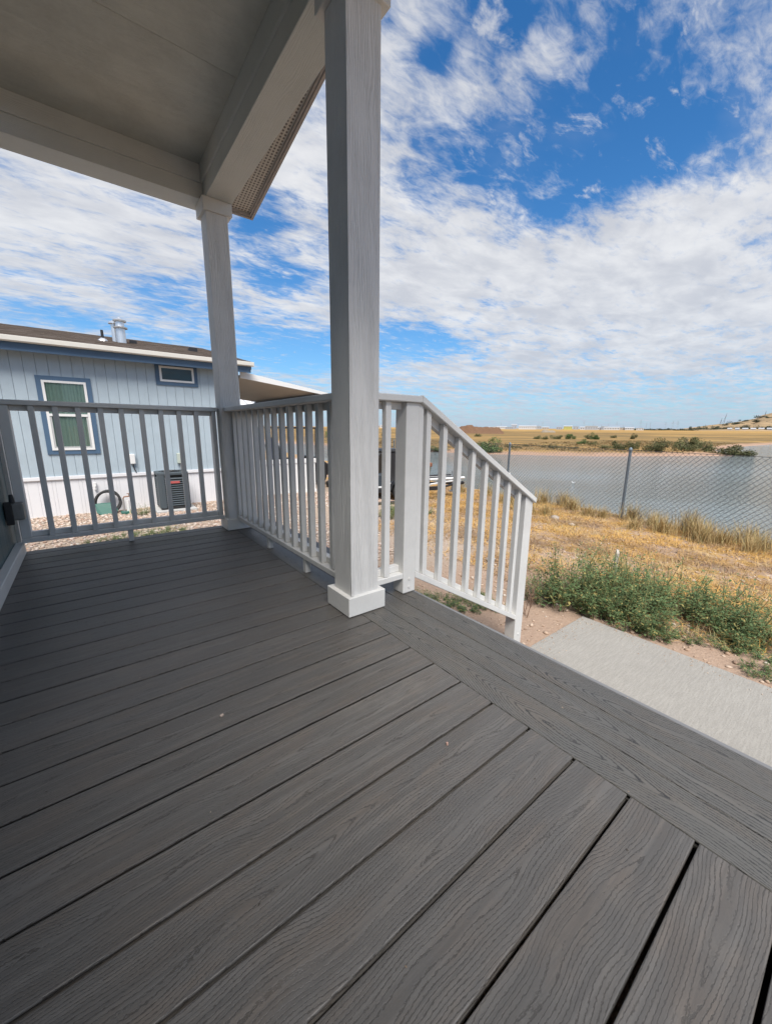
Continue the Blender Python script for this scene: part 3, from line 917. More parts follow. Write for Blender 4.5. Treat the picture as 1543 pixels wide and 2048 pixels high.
# roof: eave at y=9.0
EYH, EZH, SH, RYH = 9.0, 2.335, .215, 13.3
XE = 3.14
fz = lambda y: EZH+SH*(y-EYH)
bp(MB().box(XLH-.3, XE-.03, EYH+.02, EYH+.045, EZH-.20, EZH-.002), 'fascia', MTRIM)
bp(MB().box(XLH-.3, XE-.04, EYH+.046, HY-.001, EZH-.15, EZH-.135), 'eave_soffit', MTRIM)
gt = MB(); prof = [(-.085, .0), (-.075, -.075), (-.02, -.085), (.018, -.085), (.018, .0)]
gt.prism([(XLH-.3, EYH+a, EZH+.015+b) for a, b in prof], (XE+.02-XLH+.3, 0, 0))
bp(gt, 'gutter', MCREAM, bevel=.004)
bp(MB().prism([(XLH-.3, EYH, fz(EYH)), (XLH-.3, RYH, fz(RYH)), (XLH-.3, RYH, fz(RYH)+.02), (XLH-.3, EYH, fz(EYH)+.02)], (XE-XLH+.3, 0, 0)), 'roof_deck', MSHING)
bp(MB().prism([(XLH-.3, RYH+4.5, fz(EYH)), (XLH-.3, RYH+.001, fz(RYH)), (XLH-.3, RYH+.001, fz(RYH)+.02), (XLH-.3, RYH+4.5, fz(EYH)+.02)], (XE-XLH+.3, 0, 0)), 'roof_deck', MSHING)
shv = MB(); rows = 30
for r_ in range(rows):
    ya = EYH-.03+r_*.145; yb = ya+.16
    x0 = -5.6-(r_ % 3)*.11
    while x0 < XE:
        x1 = min(x0+random.uniform(.16, .36), XE+.01); xa = max(x0, -5.6)
        if x1 > xa+.01:
            hgt = random.uniform(.004, .010)
            shv.prism([(xa, ya, fz(ya)+.022), (xa, yb, fz(yb)+.022), (xa, yb, fz(yb)+.024), (xa, ya, fz(ya)+.024+hgt)], (x1-xa-.004, 0, 0))
        x0 = x1
o = bp(shv, 'shingle_courses', MSHING); o['kind'] = 'stuff'
bp(MB().prism([(XE-.03, EYH+.05, fz(EYH)-.13), (XE-.03, RYH, fz(RYH)-.13), (XE-.03, RYH, fz(RYH)-.002), (XE-.03, EYH+.05, fz(EYH)-.002)], (.025, 0, 0)), 'rake_board', MTRIM)
bp(MB().prism([(XR-.05, HY+.03, 2.291), (XR-.05, RYH, fz(RYH)-.1), (XR-.05, HY+8, 2.291)], (.04, 0, 0)), 'gable_wall', MBLUE)
# roof furniture
fy = 10.8; fzz = fz(fy)+.02
fl = MB().lathe([(.085, -.03), (.085, .30), (.135, .30), (.14, .325), (.085, .34), (.08, .44), (.125, .44), (.13, .465), (.05, .50), (.03, .52)], (.90, fy, fzz), 18)
bp(fl, 'flue_vent', MALU, smooth=False)
bp(MB().lathe([(.055, -.03), (.055, .36), (.10, .37), (.10, .40), (.02, .44)], (.80, fy+.25, fz(fy+.25)+.02), 16), 'flue_vent', MALU)
bp(MB().lathe([(.10, -.02), (.06, .02), (.028, .05), (.026, .22)], (.555, fy, fzz), 14), 'plumbing_vent', MDARK)
bp(MB().lathe([(.10, -.02), (.085, .012), (.04, .05)], (.555, fy, fzz+.005), 14), 'vent_boot', MALU)
bp(MB().box(2.24, 2.42, fy-.1, fy+.08, fz(fy)-.02, fz(fy)+.10), 'roof_vent', MDARK, bevel=.01)
bp(MB().box(1.08, 1.22, fy+.35, fy+.5, fz(fy+.4)-.02, fz(fy+.4)+.09), 'roof_vent', MDARK, bevel=.01)
# boxes on the wall
bp(MB().box(.655, .745, HY-.075, HY-.001, .20, .395), 'junction_box', MWHITE, bevel=.012, seg=2)
bp(MB().path([(.70, HY-.03, .20), (.71, HY-.03, .10), (.74, HY-.03, .02)], .010, 6), 'cable', MDARK)
d1 = bp(MB().box(1.50, 1.585, HY-.085, HY-.001, .175, .39), 'disconnect_box', plain('grey_green_box', (.45, .50, .44), .5), bevel=.008)
bp(MB().path([(1.55, HY-.045, .175), (1.555, HY-.05, .05), (1.60, HY-.10, -.10), (1.62, HY-.16, -.28), (1.60, HY-.22, -.36), (1.55, HY-.28, -.34)], .013, 8), 'conduit', plain('grey_conduit', (.22, .24, .25), .5))
bp(MB().box(.018, .058, HY-.05, HY-.002, -.275, -.125).box(.03, .046, HY-.085, HY-.05, -.21, -.19), 'skirting_handle', MWHITE, bevel=.006)

# condenser
ac = thing('air_conditioner', 'dark grey outdoor air conditioner unit standing on a pad by the white skirting', 'air conditioner', (1.285, 8.80, -.672))
MB().box(-.36, .36, -.36, .36, -.09, -.002).build('pad', plain('pad_concrete', (.42, .42, .41), .8), ac, bevel=.01)
MB().box(-.262, .262, -.262, .262, 0, .05).build('base_pan', MDARK, ac, bevel=.01)
for sx in (-1, 1):
    for sy in (-1, 1):
        c = MB(); q = [(.275, .275), (.275, .17), (.25, .17), (.17, .25), (.17, .275), (.235, .275)]
        q = [(.275, .225), (.275, .165), (.255, .165), (.165, .255), (.165, .275), (.225, .275)]
        c.prism([(sx*a, sy*b, .03) for a, b in q], (0, 0, .645)); c.build('corner_post', MACU, ac, bevel=.004)
MB().box(-.22, .22, -.22, .22, .05, .67).build('coil_core', plain('fin_dark', (.03, .03, .028), .7), ac)
lm = MB().prism([(-.165, -.272, 0), (-.165, -.245, .022), (-.165, -.243, .018), (-.165, -.270, -.006)], (.33, 0, 0)).mesh('louver', MACU)
for s4 in range(4):
    for k in range(13):
        o = link('louver', lm, ac, (0, 0, .075+k*.044), s4*math.pi/2)
MB().box(-.07, .10, -.2765, -.273, .515, .56).build('brand_strip', MRED, ac)
tp = MB().prism([(math.copysign(a, a), b, .676) for a, b in ((.275, .225), (.225, .275), (-.225, .275), (-.275, .225), (-.275, -.225), (-.225, -.275), (.225, -.275), (.275, -.225))], (0, 0, .055))
tp.build('top_cover', MACU, ac, bevel=.012, seg=2)
gm = MB()
for rad in (.06, .11, .16, .21):
    pts = [(rad*math.cos(a), rad*math.sin(a), .737) for a in np.linspace(0, 2*math.pi, 25)]
    gm.path(pts, .004, 5)
gm.build('fan_grille', MDARK, ac)

# coil, lid, spigot
cz = gz(.2, 9.15)
hc = MB()
pts = []
for k in range(97):
    a = 2*math.pi*k/24; rad = .205+.012*math.sin(a*1.7+k*.1)
    pts.append((.20+rad*math.cos(a)*.93, 9.17-.02*(k/24.)-.03*math.sin(a)*0+.06*(math.sin(a)), -.50+rad*math.sin(a)))
pts = [(x, min(y, 9.22)-.03, z) for x, y, z in pts]
o = hc.path(pts, .022, 8).build('drain_hose', MRUBBER, None, (0, 0, 0), smooth=True)
tag(o, 'black hose coiled into a ring and leaning on the white skirting', 'hose')
lid = thing('valve_lid', 'green plastic lid propped on the gravel against the black hose coil', 'lid', (.15, 8.98, gz(.15, 8.98)))
MB().prism([(-.16, .06, .20), (.13, .06, .20), (.19, -.02, .05), (.12, -.08, -.01), (-.06, -.09, -.02), (-.15, -.02, .04)], (0, .022, .012)).build('cover', MGREEN, lid, bevel=.006)
MB().box(-.12, .12, -.045, .075, -.05, .02).build('rim', MDARK, lid, bevel=.008)
sg = thing('water_spigot', 'brass yard spigot with white pipe rising from a green valve box', 'spigot', (.48, 8.80, gz(.48, 8.8)))
MB().tube((-.05, .0, 0), (-.05, 0, .30), .016, .016, 10).build('riser_pipe', plain('grey_pipe', (.36, .34, .33), .5, .3), sg)
MB().tube((.02, .02, 0), (.02, .02, .26), .030, .030, 12).build('white_pipe', MWHITE, sg)
MB().path([(-.05, 0, .30), (-.03, 0, .335), (.06, 0, .34), (.09, 0, .33), (.095, 0, .27)], .013, 8).build('faucet', MBRASS, sg)
MB().tube((.05, 0, .34), (.05, 0, .385), .006, .006, 6).tube((.05, 0, .385), (.05, 0, .395), .032, .032, 10).build('valve_wheel', MBRASS, sg)
MB().box(-.11, .13, -.07, .09, -.03, .055).build('valve_box', MGREEN, sg, bevel=.01)
MB().tube((.03, -.11, -.02), (.03, -.11, .09), .012, .010, 8).build('marker_stub', plain('bone_pvc', (.62, .55, .38), .5), sg)

# ------------------------------------------------------------------ carport of the blue house
aw = thing('carport_awning', 'white metal carport awning with ribbed tan underside at the end of the blue house', 'carport', (3.0, 9.3, -.75))
za = lambda x: 2.05-.118*(x-2.95)


def ap(mb, name, mat, **k): return mb.build(name, mat, aw, (-3, -9.3, .75), **k)


rib = MB().prism([(2.95, 0, za(2.95)+.0), (5.32, 0, za(5.32)), (5.32, .055, za(5.32)), (2.95, .055, za(2.95))], (0, 0, .012))
rib.prism([(2.95, .058, za(2.95)+.03), (5.32, .058, za(5.32)+.03), (5.32, .142, za(5.32)+.03), (2.95, .142, za(2.95)+.03)], (0, 0, .006))
rim = rib.mesh('roof_rib', MTAN)
for k in range(32):
    link('roof_rib', rim, aw, (-3, .02+k*.145, .75))
ap(MB().prism([(2.95, 9.26, za(2.95)-.01), (5.36, 9.26, za(5.36)-.004), (5.36, 9.26, za(5.36)+.055), (2.95, 9.26, za(2.95)+.135)], (0, .04, 0)), 'front_fascia', MWHITE)
ap(MB().prism([(2.95, 9.30, za(2.95)+.045), (5.36, 9.30, za(5.36)+.045), (5.36, 13.98, za(5.36)+.045), (2.95, 13.98, za(2.95)+.045)], (0, 0, .012)), 'roof_sheet', MWHITE)
ap(MB().box(5.32, 5.40, 9.24, 14.0, za(5.36)-.05, za(5.36)+.045), 'gutter', MCREAM)
ap(MB().box(4.86, 4.95, 9.33, 13.95, za(4.9)-.165, za(4.9)-.006), 'beam', plain('dark_beam_grey', (.20, .21, .22), .6))  # dark grey beam
for yy in (9.36, 13.6):
    ap(MB().box(4.875, 4.965, yy-.03, yy+.06, -.80, za(4.9)-.167), 'post', MWHITE, bevel=.004)
# vinyl fence under it
vf = thing('vinyl_fence', 'low white vinyl fence between the carport post and the blue house', 'fence', (4.0, 9.40, -.76))
for k in range(12):
    MB().box(-1.06+k*.157, -1.06+k*.157+.153, -.012, .012, .04, .84).build('slat', MWHITE, vf, bevel=.002)
MB().box(-1.07, .84, -.03, .03, .80, .915).build('top_rail', MWHITE, vf, bevel=.004)
MB().box(-1.07, .84, -.025, .025, .0, .08).build('bottom_rail', MWHITE, vf, bevel=.004)
# golf cart under the carport
gc = thing('golf_cart', 'black golf cart with a blue bag parked under the carport behind the white fence', 'golf cart', (5.15, 11.7, gz(5.15, 11.7)))
MB().prism([(-.95, -.5, .22), (-.2, -.5, .22), (-.1, -.5, .30), (.55, -.5, .30), (.72, -.5, .24), (1.15, -.5, .26), (1.18, -.5, .55), (.72, -.5, .86), (.58, -.5, .86), (.50, -.5, .36), (-.02, -.5, .36), (-.06, -.5, .72), (-.95, -.5, .76)], (0, 1.0, 0)).build('body', MDARK, gc, bevel=.02)
MB().box(-.55, -.08, -.48, .48, .725, .84).build('seat', MRUBBER, gc, bevel=.03, seg=2)
MB().prism([(-.60, -.48, .86), (-.50, -.48, .86), (-.56, -.48, 1.25), (-.66, -.48, 1.25)], (0, .96, 0)).build('backrest', MRUBBER, gc, bevel=.02)
MB().box(-1.0, .80, -.56, .56, 1.74, 1.79).build('roof', MDARK, gc, bevel=.02)
for sx, sy in ((-.85, -.5), (-.85, .47), (.62, -.5), (.62, .47)):
    MB().path([(sx, sy, .75), (sx+.02, sy, 1.75)], .018, 8).build('roof_post', MDARK, gc)
MB().path([(.45, -.2, .75), (.28, -.2, 1.0)], .015, 8).path([(.28+.06*math.cos(a)*.4, -.2+.16*math.sin(a), 1.0+.13*math.cos(a)) for a in np.linspace(0, 6.28, 17)], .014, 6).build('steering_wheel', MDARK, gc)
for sx in (-.62, .78):
    for sy in (-.52, .40):
        w = MB().tube((sx, sy, .24), (sx, sy+.13, .24), .235, .235, 20).build('wheel', MRUBBER, gc, bevel=.02)
        MB().tube((sx, sy-.005, .24), (sx, sy+.135, .24), .11, .11, 14).build('rim', MALU, w)
for sy in (-.34, .28):
    MB().box(1.165, 1.19, sy, sy+.1, .50, .57).build('headlight', MWHITE, gc)
tag(MB().lathe([(.12, 0), (.15, .08), (.145, .55), (.12, .66), (.05, .70)], (0, 0, 0), 14).build('cart_bag', MNAVY, None, (4.45, 11.55, gz(5.15, 11.7)+.77)), 'upright navy cloth bag strapped on the back of the golf cart', 'bag')

# pale shed beyond the carport
sd_ = thing('storage_shed', 'pale ribbed metal shed seen past the far post below the carport roof', 'shed', (5.2, 17.5, -.8))
MB().box(-1.9, .62, -1.4, 1.4, 0, 2.3).build('wall', MWHITE, sd_)
MB().prism([(-2.0, -1.6, 2.38), (.70, -1.6, 2.38), (.70, -1.6, 2.44), (-2.0, -1.6, 2.44)], (0, 1.6, .55)).build('roof', MWHITE, sd_)
MB().prism([(-2.0, 1.6, 2.38), (.70, 1.6, 2.38), (.70, 1.6, 2.44), (-2.0, 1.6, 2.44)], (0, -1.598, .55)).build('roof', MWHITE, sd_)
rbm = MB().prism([(0, -1.62, 2.442), (.05, -1.62, 2.442), (.05, -1.62, 2.48), (0, -1.62, 2.48)], (0, 1.6, .55)).mesh('roof_rib', plain('roof_rib_grey', (.55, .56, .58), .5))
for k in range(9): link('roof_rib', rbm, sd_, (-1.95+k*.32, 0, 0))
MB().box(-.9, -.1, -1.425, -1.401, .02, 2.0).build('door', MCREAM, sd_)

# ------------------------------------------------------------------ flatbed trailer and what stands on it
dxy = Vector((.953, -.303)).normalized(); ta = math.atan2(dxy.y, dxy.x)
tz = -.84
tr = thing('flatbed_trailer', 'small white decked flatbed trailer with black frame parked on dry grass', 'trailer', (7.0, 8.05, tz), ta)
for k in range(7):
    MB().box(-1.5, .35, -.62+k*.18, -.62+k*.18+.172, .30, .335).build('deck_plank', MWHITE, tr, bevel=.003)
for y in (-.66, .65):
    MB().box(-1.55, .60, y-.03, y+.03, .19, .292).build('frame_rail', MDARK, tr, bevel=.004)
MB().box(-1.56, -1.50, -.69, .68, .18, .36).build('rear_bar', MDARK, tr, bevel=.004)
for y in (-.60, .60):
    MB().path([(.55, y, .22), (1.30, y*.25, .24), (1.62, 0, .24)], .035, 6).build('tongue', MDARK, tr)
MB().path([(.36, -.60, .34), (.9, -.40, .36), (1.35, -.12, .34)], .022, 6).path([(.36, .60, .34), (.9, .40, .36), (1.35, .12, .34)], .022, 6).build('tongue_brace', MWHITE, tr)
MB().path([(1.5, 0, .24), (1.75, 0, .26)], .05, 8).build('coupler', MDARK, tr)
MB().tube((1.42, .07, .02), (1.42, .07, .62), .026, .026, 8).tube((1.42, .07, .0), (1.42, .07, .03), .09, .09, 10).build('tongue_jack', MSTEEL, tr)
for y in (-.80, .80):
    w = MB().tube((-.55, y-.08, .24), (-.55, y+.08, .24), .24, .24, 22).build('wheel', MRUBBER, tr, bevel=.025, seg=2)
    MB().tube((-.55, y-.085, .24), (-.55, y+.085, .24), .12, .12, 14).build('rim', MWHITE, w)
    f_ = MB()
    pp = [(-.55+.30*math.cos(a), y-.10, .24+.30*math.sin(a)) for a in np.linspace(.1, math.pi-.1, 13)]
    for p, q in zip(pp, pp[1:]): f_.prism([p, q, (q[0]*1., q[1], q[2]+.012), (p[0], p[1], p[2]+.012)], (0, .20, 0))
    f_.build('fender', MDARK, tr)


def ontrailer(u, v, z): return (7.0+dxy.x*u-dxy.y*v, 8.05+dxy.y*u+dxy.x*v, tz+z)


bn = thing('wheeled_bin', 'tall black wheeled bin standing on the trailer deck', 'bin', ontrailer(-.55, .20, .337), ta)
MB().prism([(-.20, -.24, .04), (.20, -.24, .04), (.25, -.27, .84), (-.25, -.27, .84)], (0, .5, 0)).build('body', MDARK, bn, bevel=.02)
MB().prism([(-.28, -.30, .845), (.28, -.30, .845), (.24, -.28, .92), (-.24, -.28, .92)], (0, .56, 0)).build('lid', MDARK, bn, bevel=.015)
for v in (-.26, .22): MB().tube((-.18, v, .10), (-.18, v+.05, .10), .10, .10, 14).build('wheel', MRUBBER, bn)
MB().path([(-.22, -.24, .80), (-.34, -.22, .80), (-.34, .20, .80), (-.22, .22, .80)], .015, 6).build('handle', MDARK, bn)
om = thing('outboard_motor', 'black outboard motor clamped at the rear of the trailer', 'motor', ontrailer(-1.36, -.25, .337), ta)
MB().prism([(-.20, -.13, .62), (.12, -.13, .60), (.20, -.13, .72), (.14, -.13, .90), (-.12, -.13, .92), (-.22, -.13, .80)], (0, .26, 0)).build('cowling', MDARK, om, bevel=.04, seg=2)
MB().prism([(-.07, -.05, .10), (.05, -.05, .10), (.08, -.05, .61), (-.08, -.05, .61)], (0, .10, 0)).build('leg', MDARK, om, bevel=.01)
MB().prism([(-.22, -.04, .0), (.10, -.04, .02), (.06, -.04, .13), (-.12, -.04, .11)], (0, .08, 0)).build('gearcase', MDARK, om, bevel=.02)
MB().path([(.14, 0, .72), (.44, .04, .78)], .020, 8).build('tiller', MDARK, om)
tag(MB().box(-.28, .28, -.2, .2, 0, .30).build('storage_crate', plain('slate_crate', (.035, .045, .055), .5), None, ontrailer(-1.08, -.36, .337), ta, bevel=.02), 'low slate storage crate on the trailer deck beside the motor', 'crate')
cbx = thing('garden_cart', 'olive garden cart with brown lid and black push handle at the front of the trailer', 'cart', ontrailer(.12, -.30, .337), ta)
MB().prism([(-.24, -.22, .10), (.24, -.22, .10), (.30, -.25, .46), (-.30, -.25, .46)], (0, .48, 0)).build('tub', MOLIVE, cbx, bevel=.02)
MB().box(-.32, .32, -.26, .26, .462, .575).build('lid', MBROWN, cbx, bevel=.02)
MB().path([(.22, -.15, .50), (.10, -.15, .72), (-.06, -.15, .80), (-.06, .15, .80), (.10, .15, .72), (.22, .15, .50)], .022, 8).build('handle', MDARK, cbx)
for u in (-.16, .16):
    for v in (-.26, .22): MB().tube((u, v, .10), (u, v+.06, .10), .10, .10, 14).build('wheel', MRUBBER, cbx)
ps = thing('pipe_bundle', 'white and black pipes lying across the trailer tongue', 'pipes', ontrailer(.75, 0, .37), ta)
for k, (v, m_, z) in enumerate(((-.20, MWHITE, 0), (-.05, MDARK, .02), (.10, MWHITE, .01), (.24, MDARK, .05))):
    MB().tube((-.55, v, .035+z), (.95-.1*k, v*.6, .055+z), .034, .034, 8).build('pipe', m_, ps)
tag(MB().lathe([(.16, 0), (.30, .02), (.32, .10), (.30, .18), (.16, .20), (.14, .10)], (0, 0, 0), 20).build('spare_tyre', MRUBBER, None, (6.05, 10.4, gz(6.05, 10.4))), 'black spare tyre lying on gravel behind the near post', 'tyre')

# ------------------------------------------------------------------ chain link fence
fo = np.array([9.43, 3.48]); fd = np.array([.57, 3.47]); fd = fd/np.hypot(*fd); SPN = 3.516
cf = thing('chain_link_fence', 'grey chain link fence with bare steel posts along the lake bank', 'fence', (fo[0], fo[1], gz(*fo)))
fz0 = gz(*fo)
fp = MB().tube((0, 0, -.3), (0, 0, 1.50), .030, .030, 14).lathe([(.036, 1.50), (.038, 1.53), (.032, 1.565), (.012, 1.59)], (0, 0, 0), 14)
fpm = fp.mesh('fence_post', MPOSTG)
for k in range(-3, 8):
    p = fo+fd*SPN*k
    link('fence_post', fpm, cf, (p[0]-fo[0], p[1]-fo[1], gz(*p)-fz0))
s0, s1, dg_, ht = -3*SPN, 7*SPN, .098, 1.50
Lq = []
seg = ht
nd = int((s1-s0)/dg_)
slope = 1.0                                           # wires run at 45 degrees
Vw = []; Fw = []
rw = .0031
nrm = np.array([-fd[1], fd[0]])


def wire(a, za_, b, zb_, off):
    pa = np.array([*(fo+fd*a), za_]); pb = np.array([*(fo+fd*b), zb_])
    d = pb-pa; d /= np.linalg.norm(d); n_ = np.array([nrm[0], nrm[1], 0]); u = np.cross(d, n_)
    i0 = len(Vw)
    for P_ in (pa, pb):
        for t in (0, 2.094, 4.189): Vw.append(P_+n_*(off+rw*math.cos(t))+u*rw*math.sin(t))
    for k in range(3): Fw.append((i0+k, i0+(k+1) % 3, i0+3+(k+1) % 3, i0+3+k))


for k in range(-int(ht/dg_)-1, nd+1):
    a = s0+k*dg_
    for sg_ in (1, -1):
        # clip to the fence run, following the ground in six pieces
        for q in range(3):
            z0, z1 = ht*q/3, ht*(q+1)/3
            ua, ub = (a+z0, a+z1) if sg_ > 0 else (a+ht-z0, a+ht-z1)
            if min(ua, ub) < s0 or max(ua, ub) > s1: continue
            ga = fz0+.03; 
            wire(ua, ga+z0, ub, ga+z1, .002*sg_+.034)
wm = link('wire_mesh', raw('wire_mesh', np.array(Vw), np.array(Fw), MWIRE), cf, (-fo[0], -fo[1], -fz0)); wm['kind'] = 'stuff'
tw = MB()
for z in (.03, 1.53):
    tw.tube((*(fo+fd*s0+nrm*.036), fz0+z), (*(fo+fd*s1+nrm*.036), fz0+z), .004, .004, 6)
tw.build('tension_wire', MWIRE, cf, (-fo[0], -fo[1], -fz0))

# ------------------------------------------------------------------ scattered ground cover (nobody could count it)


def blades(N, px, py, pz, length, width, lean, flat=0., mat=None, seed=1):
    """N grass blades as bent strips of two quads"""
    g = np.random.default_rng(seed)
    az = g.uniform(0, 2*math.pi, N); L = length*g.uniform(.5, 1.25, N); ln = np.clip(lean*g.uniform(.4, 1.5, N), 0, 1.5)
    d = np.stack([np.cos(az), np.sin(az)], 1); s = np.stack([-d[:, 1], d[:, 0]], 1)
    base = np.stack([px, py, pz], 1)
    out = []
    for f, wf in ((0, 1.), (.55, .8), (1., .12)):
        ang = ln*(.55+.6*f)
        r = L*f*np.sin(ang); h = L*f*np.cos(ang)
        h = np.maximum(h, .004)*(1-flat)+flat*.012*(1+np.sin(f*3.1))*g.uniform(.3, 1.4, N)
        c = base+np.concatenate([d*r[:, None], h[:, None]], 1)
        w = (width*wf*g.uniform(.7, 1.3, N))[:, None]
        sv = np.concatenate([s*w, np.zeros((N, 1))], 1)
        out += [c-sv, c+sv]
    V = np.stack(out, 1).reshape(-1, 3); i = np.arange(N)[:, None]*6
    F = np.concatenate([i+np.array([[0, 1, 3, 2]]), i+np.array([[2, 3, 5, 4]])], 0)
    return V, F


# straw lying over the yard slope
N0 = 95000
px = RNG.uniform(3.7, 9.9, N0); py = RNG.uniform(-1.5, 9.6, N0)
dn = wob(px, py, 1.5, .9)+.6*wob(px, py, 4.3, .1)+.45*ss(3.9, 5.4, px)
keep = (dn > RNG.uniform(-.45, 1.0, N0)) & ~((px < 6.2) & (py > 6.0)) & (px < 9.45+(py-3.48)*.164+.35)
px, py = px[keep], py[keep]
V, F = blades(len(px), px, py, height(px, py), .17, .0032, 1.15, .45, MSTRAW, 3)
tag(link('dry_straw', raw('dry_straw', V, F, MSTRAW)), kind='stuff')
# sparser, upright stubble
N1 = 16000
px = RNG.uniform(3.9, 9.8, N1); py = RNG.uniform(-1.5, 9.0, N1)
dn = wob(px, py, .9, 1.9)+.5*wob(px, py, 3.1, .6)
keep = (dn > RNG.uniform(-.2, .9, N1)) & ~((px < 6.4) & (py > 6.2))
px, py = px[keep], py[keep]
V, F = blades(len(px), px, py, height(px, py), .13, .0024, .6, 0, MTUFT, 4)
tag(link('stubble_grass', raw('stubble_grass', V, F, MTUFT)), kind='stuff')

# gravel and pebbles
ico = bmesh.new(); bmesh.ops.create_icosphere(ico, subdivisions=1, radius=1)
IV = np.array([v.co for v in ico.verts]); IF = np.array([[v.index for v in f.verts] for f in ico.faces]); ico.free()


def stones(name, px, py, rad, mat, seed, sink=.3, hz=None):
    g = np.random.default_rng(seed); n = len(px)
    sc = np.stack([rad*g.uniform(.8, 1.35, n), rad*g.uniform(.7, 1.1, n), rad*g.uniform(.45, .75, n)], 1)
    jit = IV[None]*g.uniform(.82, 1.15, (n, len(IV), 1))
    a = g.uniform(0, 6.283, n); v = jit*sc[:, None]
    x = v[..., 0]*np.cos(a)[:, None]-v[..., 1]*np.sin(a)[:, None]; y = v[..., 0]*np.sin(a)[:, None]+v[..., 1]*np.cos(a)[:, None]
    z = v[..., 2]+((height(px, py) if hz is None else np.full(len(px), hz))+rad*sink)[:, None]
    V = np.stack([x+px[:, None], y+py[:, None], z], -1).reshape(-1, 3)
    F = (IF[None]+(np.arange(n)*len(IV))[:, None, None]).reshape(-1, 3)
    return tag(link(name, raw(name, V, F, mat)), kind='stuff')


ng = 17000
px = RNG.uniform(-1.3, 6.2, ng); py = RNG.uniform(3.95, 9.25, ng)
k = (px < 3.4) | (py > 7.3)
px, py = px[k], py[k]
stones('gravel', px, py, RNG.uniform(.014, .030, len(px)), MGRAV, 5)
MDIRTP = mat_stone('dirt_clod', [(0, (.30, .20, .14)), (.5, (.44, .32, .23)), (.85, (.52, .41, .32)), (1, (.55, .50, .44))])
nd_ = 9000
px = RNG.uniform(1.5, 8.5, nd_); py = RNG.uniform(-1.0, 6.5, nd_)
k = ~((px < 3.52) & (py < 1.55)) & ~(px+.0*py < 1.5)
px, py = px[k], py[k]
stones('dirt_pebbles', px, py, RNG.uniform(.004, .014, len(px))*RNG.choice([1, 1, 1, 1.9], len(px)), MDIRTP, 6)

ns = 520
t_ = np.abs(RNG.normal(0, .11, ns)); side = RNG.uniform(0, 1, ns) < .68; al = RNG.uniform(0, 1, ns)
px = np.where(side, 3.475-t_, 2.05+al*1.42); py = np.where(side, -1.5+al*2.98, 1.485-t_*.8)
stones('slab_grit', px, py, RNG.uniform(.0015, .0055, ns), MDIRTP, 8, .5, -.758)

# edging timber between gravel and grass
MB().box(-1.6, 1.6, -.04, .04, -.05, .05)
eg = MB().box(-1.5, 1.3, -.045, .045, -.06, .055).build('garden_edging', plain('dark_edging', (.06, .05, .045), .9), None, (5.2, 7.20, gz(5.2, 7.2)), R(-8), bevel=.008)
tag(eg, 'dark timber edging along the gravel yard in front of the trailer', 'edging')


# ------------------------------------------------------------------ plants
def tuft_mesh(seed, n=260, L=.36):
    g = np.random.default_rng(seed)
    r = np.abs(g.normal(0, .13, n)); a = g.uniform(0, 6.283, n)
    V, F = blades(n, r*np.cos(a), r*np.sin(a), np.zeros(n), L, .0034, .42, 0, None, seed+50)
    return raw('grass_tuft', V, F, MTUFT)


TM = [tuft_mesh(s) for s in range(5)]
TUFTS = [((8.25, 5.25), 1.25, 'broad straw grass tuft beside the foot of the stair handrail, left of the white rock'),
         ((9.35, 4.55), 1.0, None), ((9.1, 4.05), .8, None), ((9.42, 3.25), 1.15, 'tall grass tuft at the foot of the nearest chain link post'),
         ((9.15, 2.75), .9, None), ((8.75, 2.45), 1.05, None), ((8.9, 1.95), 1.2, None), ((8.75, 1.55), 1.0, None), ((8.7, 1.05), .95, None),
         ((8.45, 1.75), 1.1, None), ((8.9, .55), 1.2, None), ((8.6, .1), 1.1, None), ((9.0, 6.2), 1.1, None), ((9.6, 5.5), 1.2, None), ((8.7, 5.85), 1.0, None),
         ((9.5, 7.3), 1.1, None), ((9.2, 8.1), 1.0, None), ((9.35, 2.2), 1.15, None), ((9.25, 1.3), 1.2, None), ((9.65, 4.95), 1.2, None), ((8.2, 4.6), .8, None), ((8.0, 4.95), .9, None), ((8.55, 2.9), .8, None), ((8.3, 1.1), .85, None), ((8.2, .55), .9, None), ((9.15, 3.75), .75, None)]
def along(p): return (p[0]-fo[0])*fd[0]+(p[1]-fo[1])*fd[1]


RT = sorted([q[0] for q in TUFTS if along(q[0]) < 0 and not q[2]], key=lambda p: -along(p))
LT = sorted([q[0] for q in TUFTS if along(q[0]) >= 0 and not q[2]], key=along)
for k, ((x, y), s, lb) in enumerate(TUFTS):
    o = link('grass_tuft', TM[k % 5], None, (x, y, gz(x, y)-.02), k*1.3)
    o.scale = (s*random.uniform(.9, 1.15), s*random.uniform(.9, 1.15), s*random.uniform(.85, 1.15))
    if not lb:
        lb = ('dry grass tuft along the fence, '+ORD[RT.index((x, y))]+' to the right of the near fence post') if (x, y) in RT else \
             ('dry grass tuft along the fence, '+ORD[LT.index((x, y))]+' to the left of the near fence post')
    tag(o, lb, 'grass tuft', 'dry grass tufts along the fence')


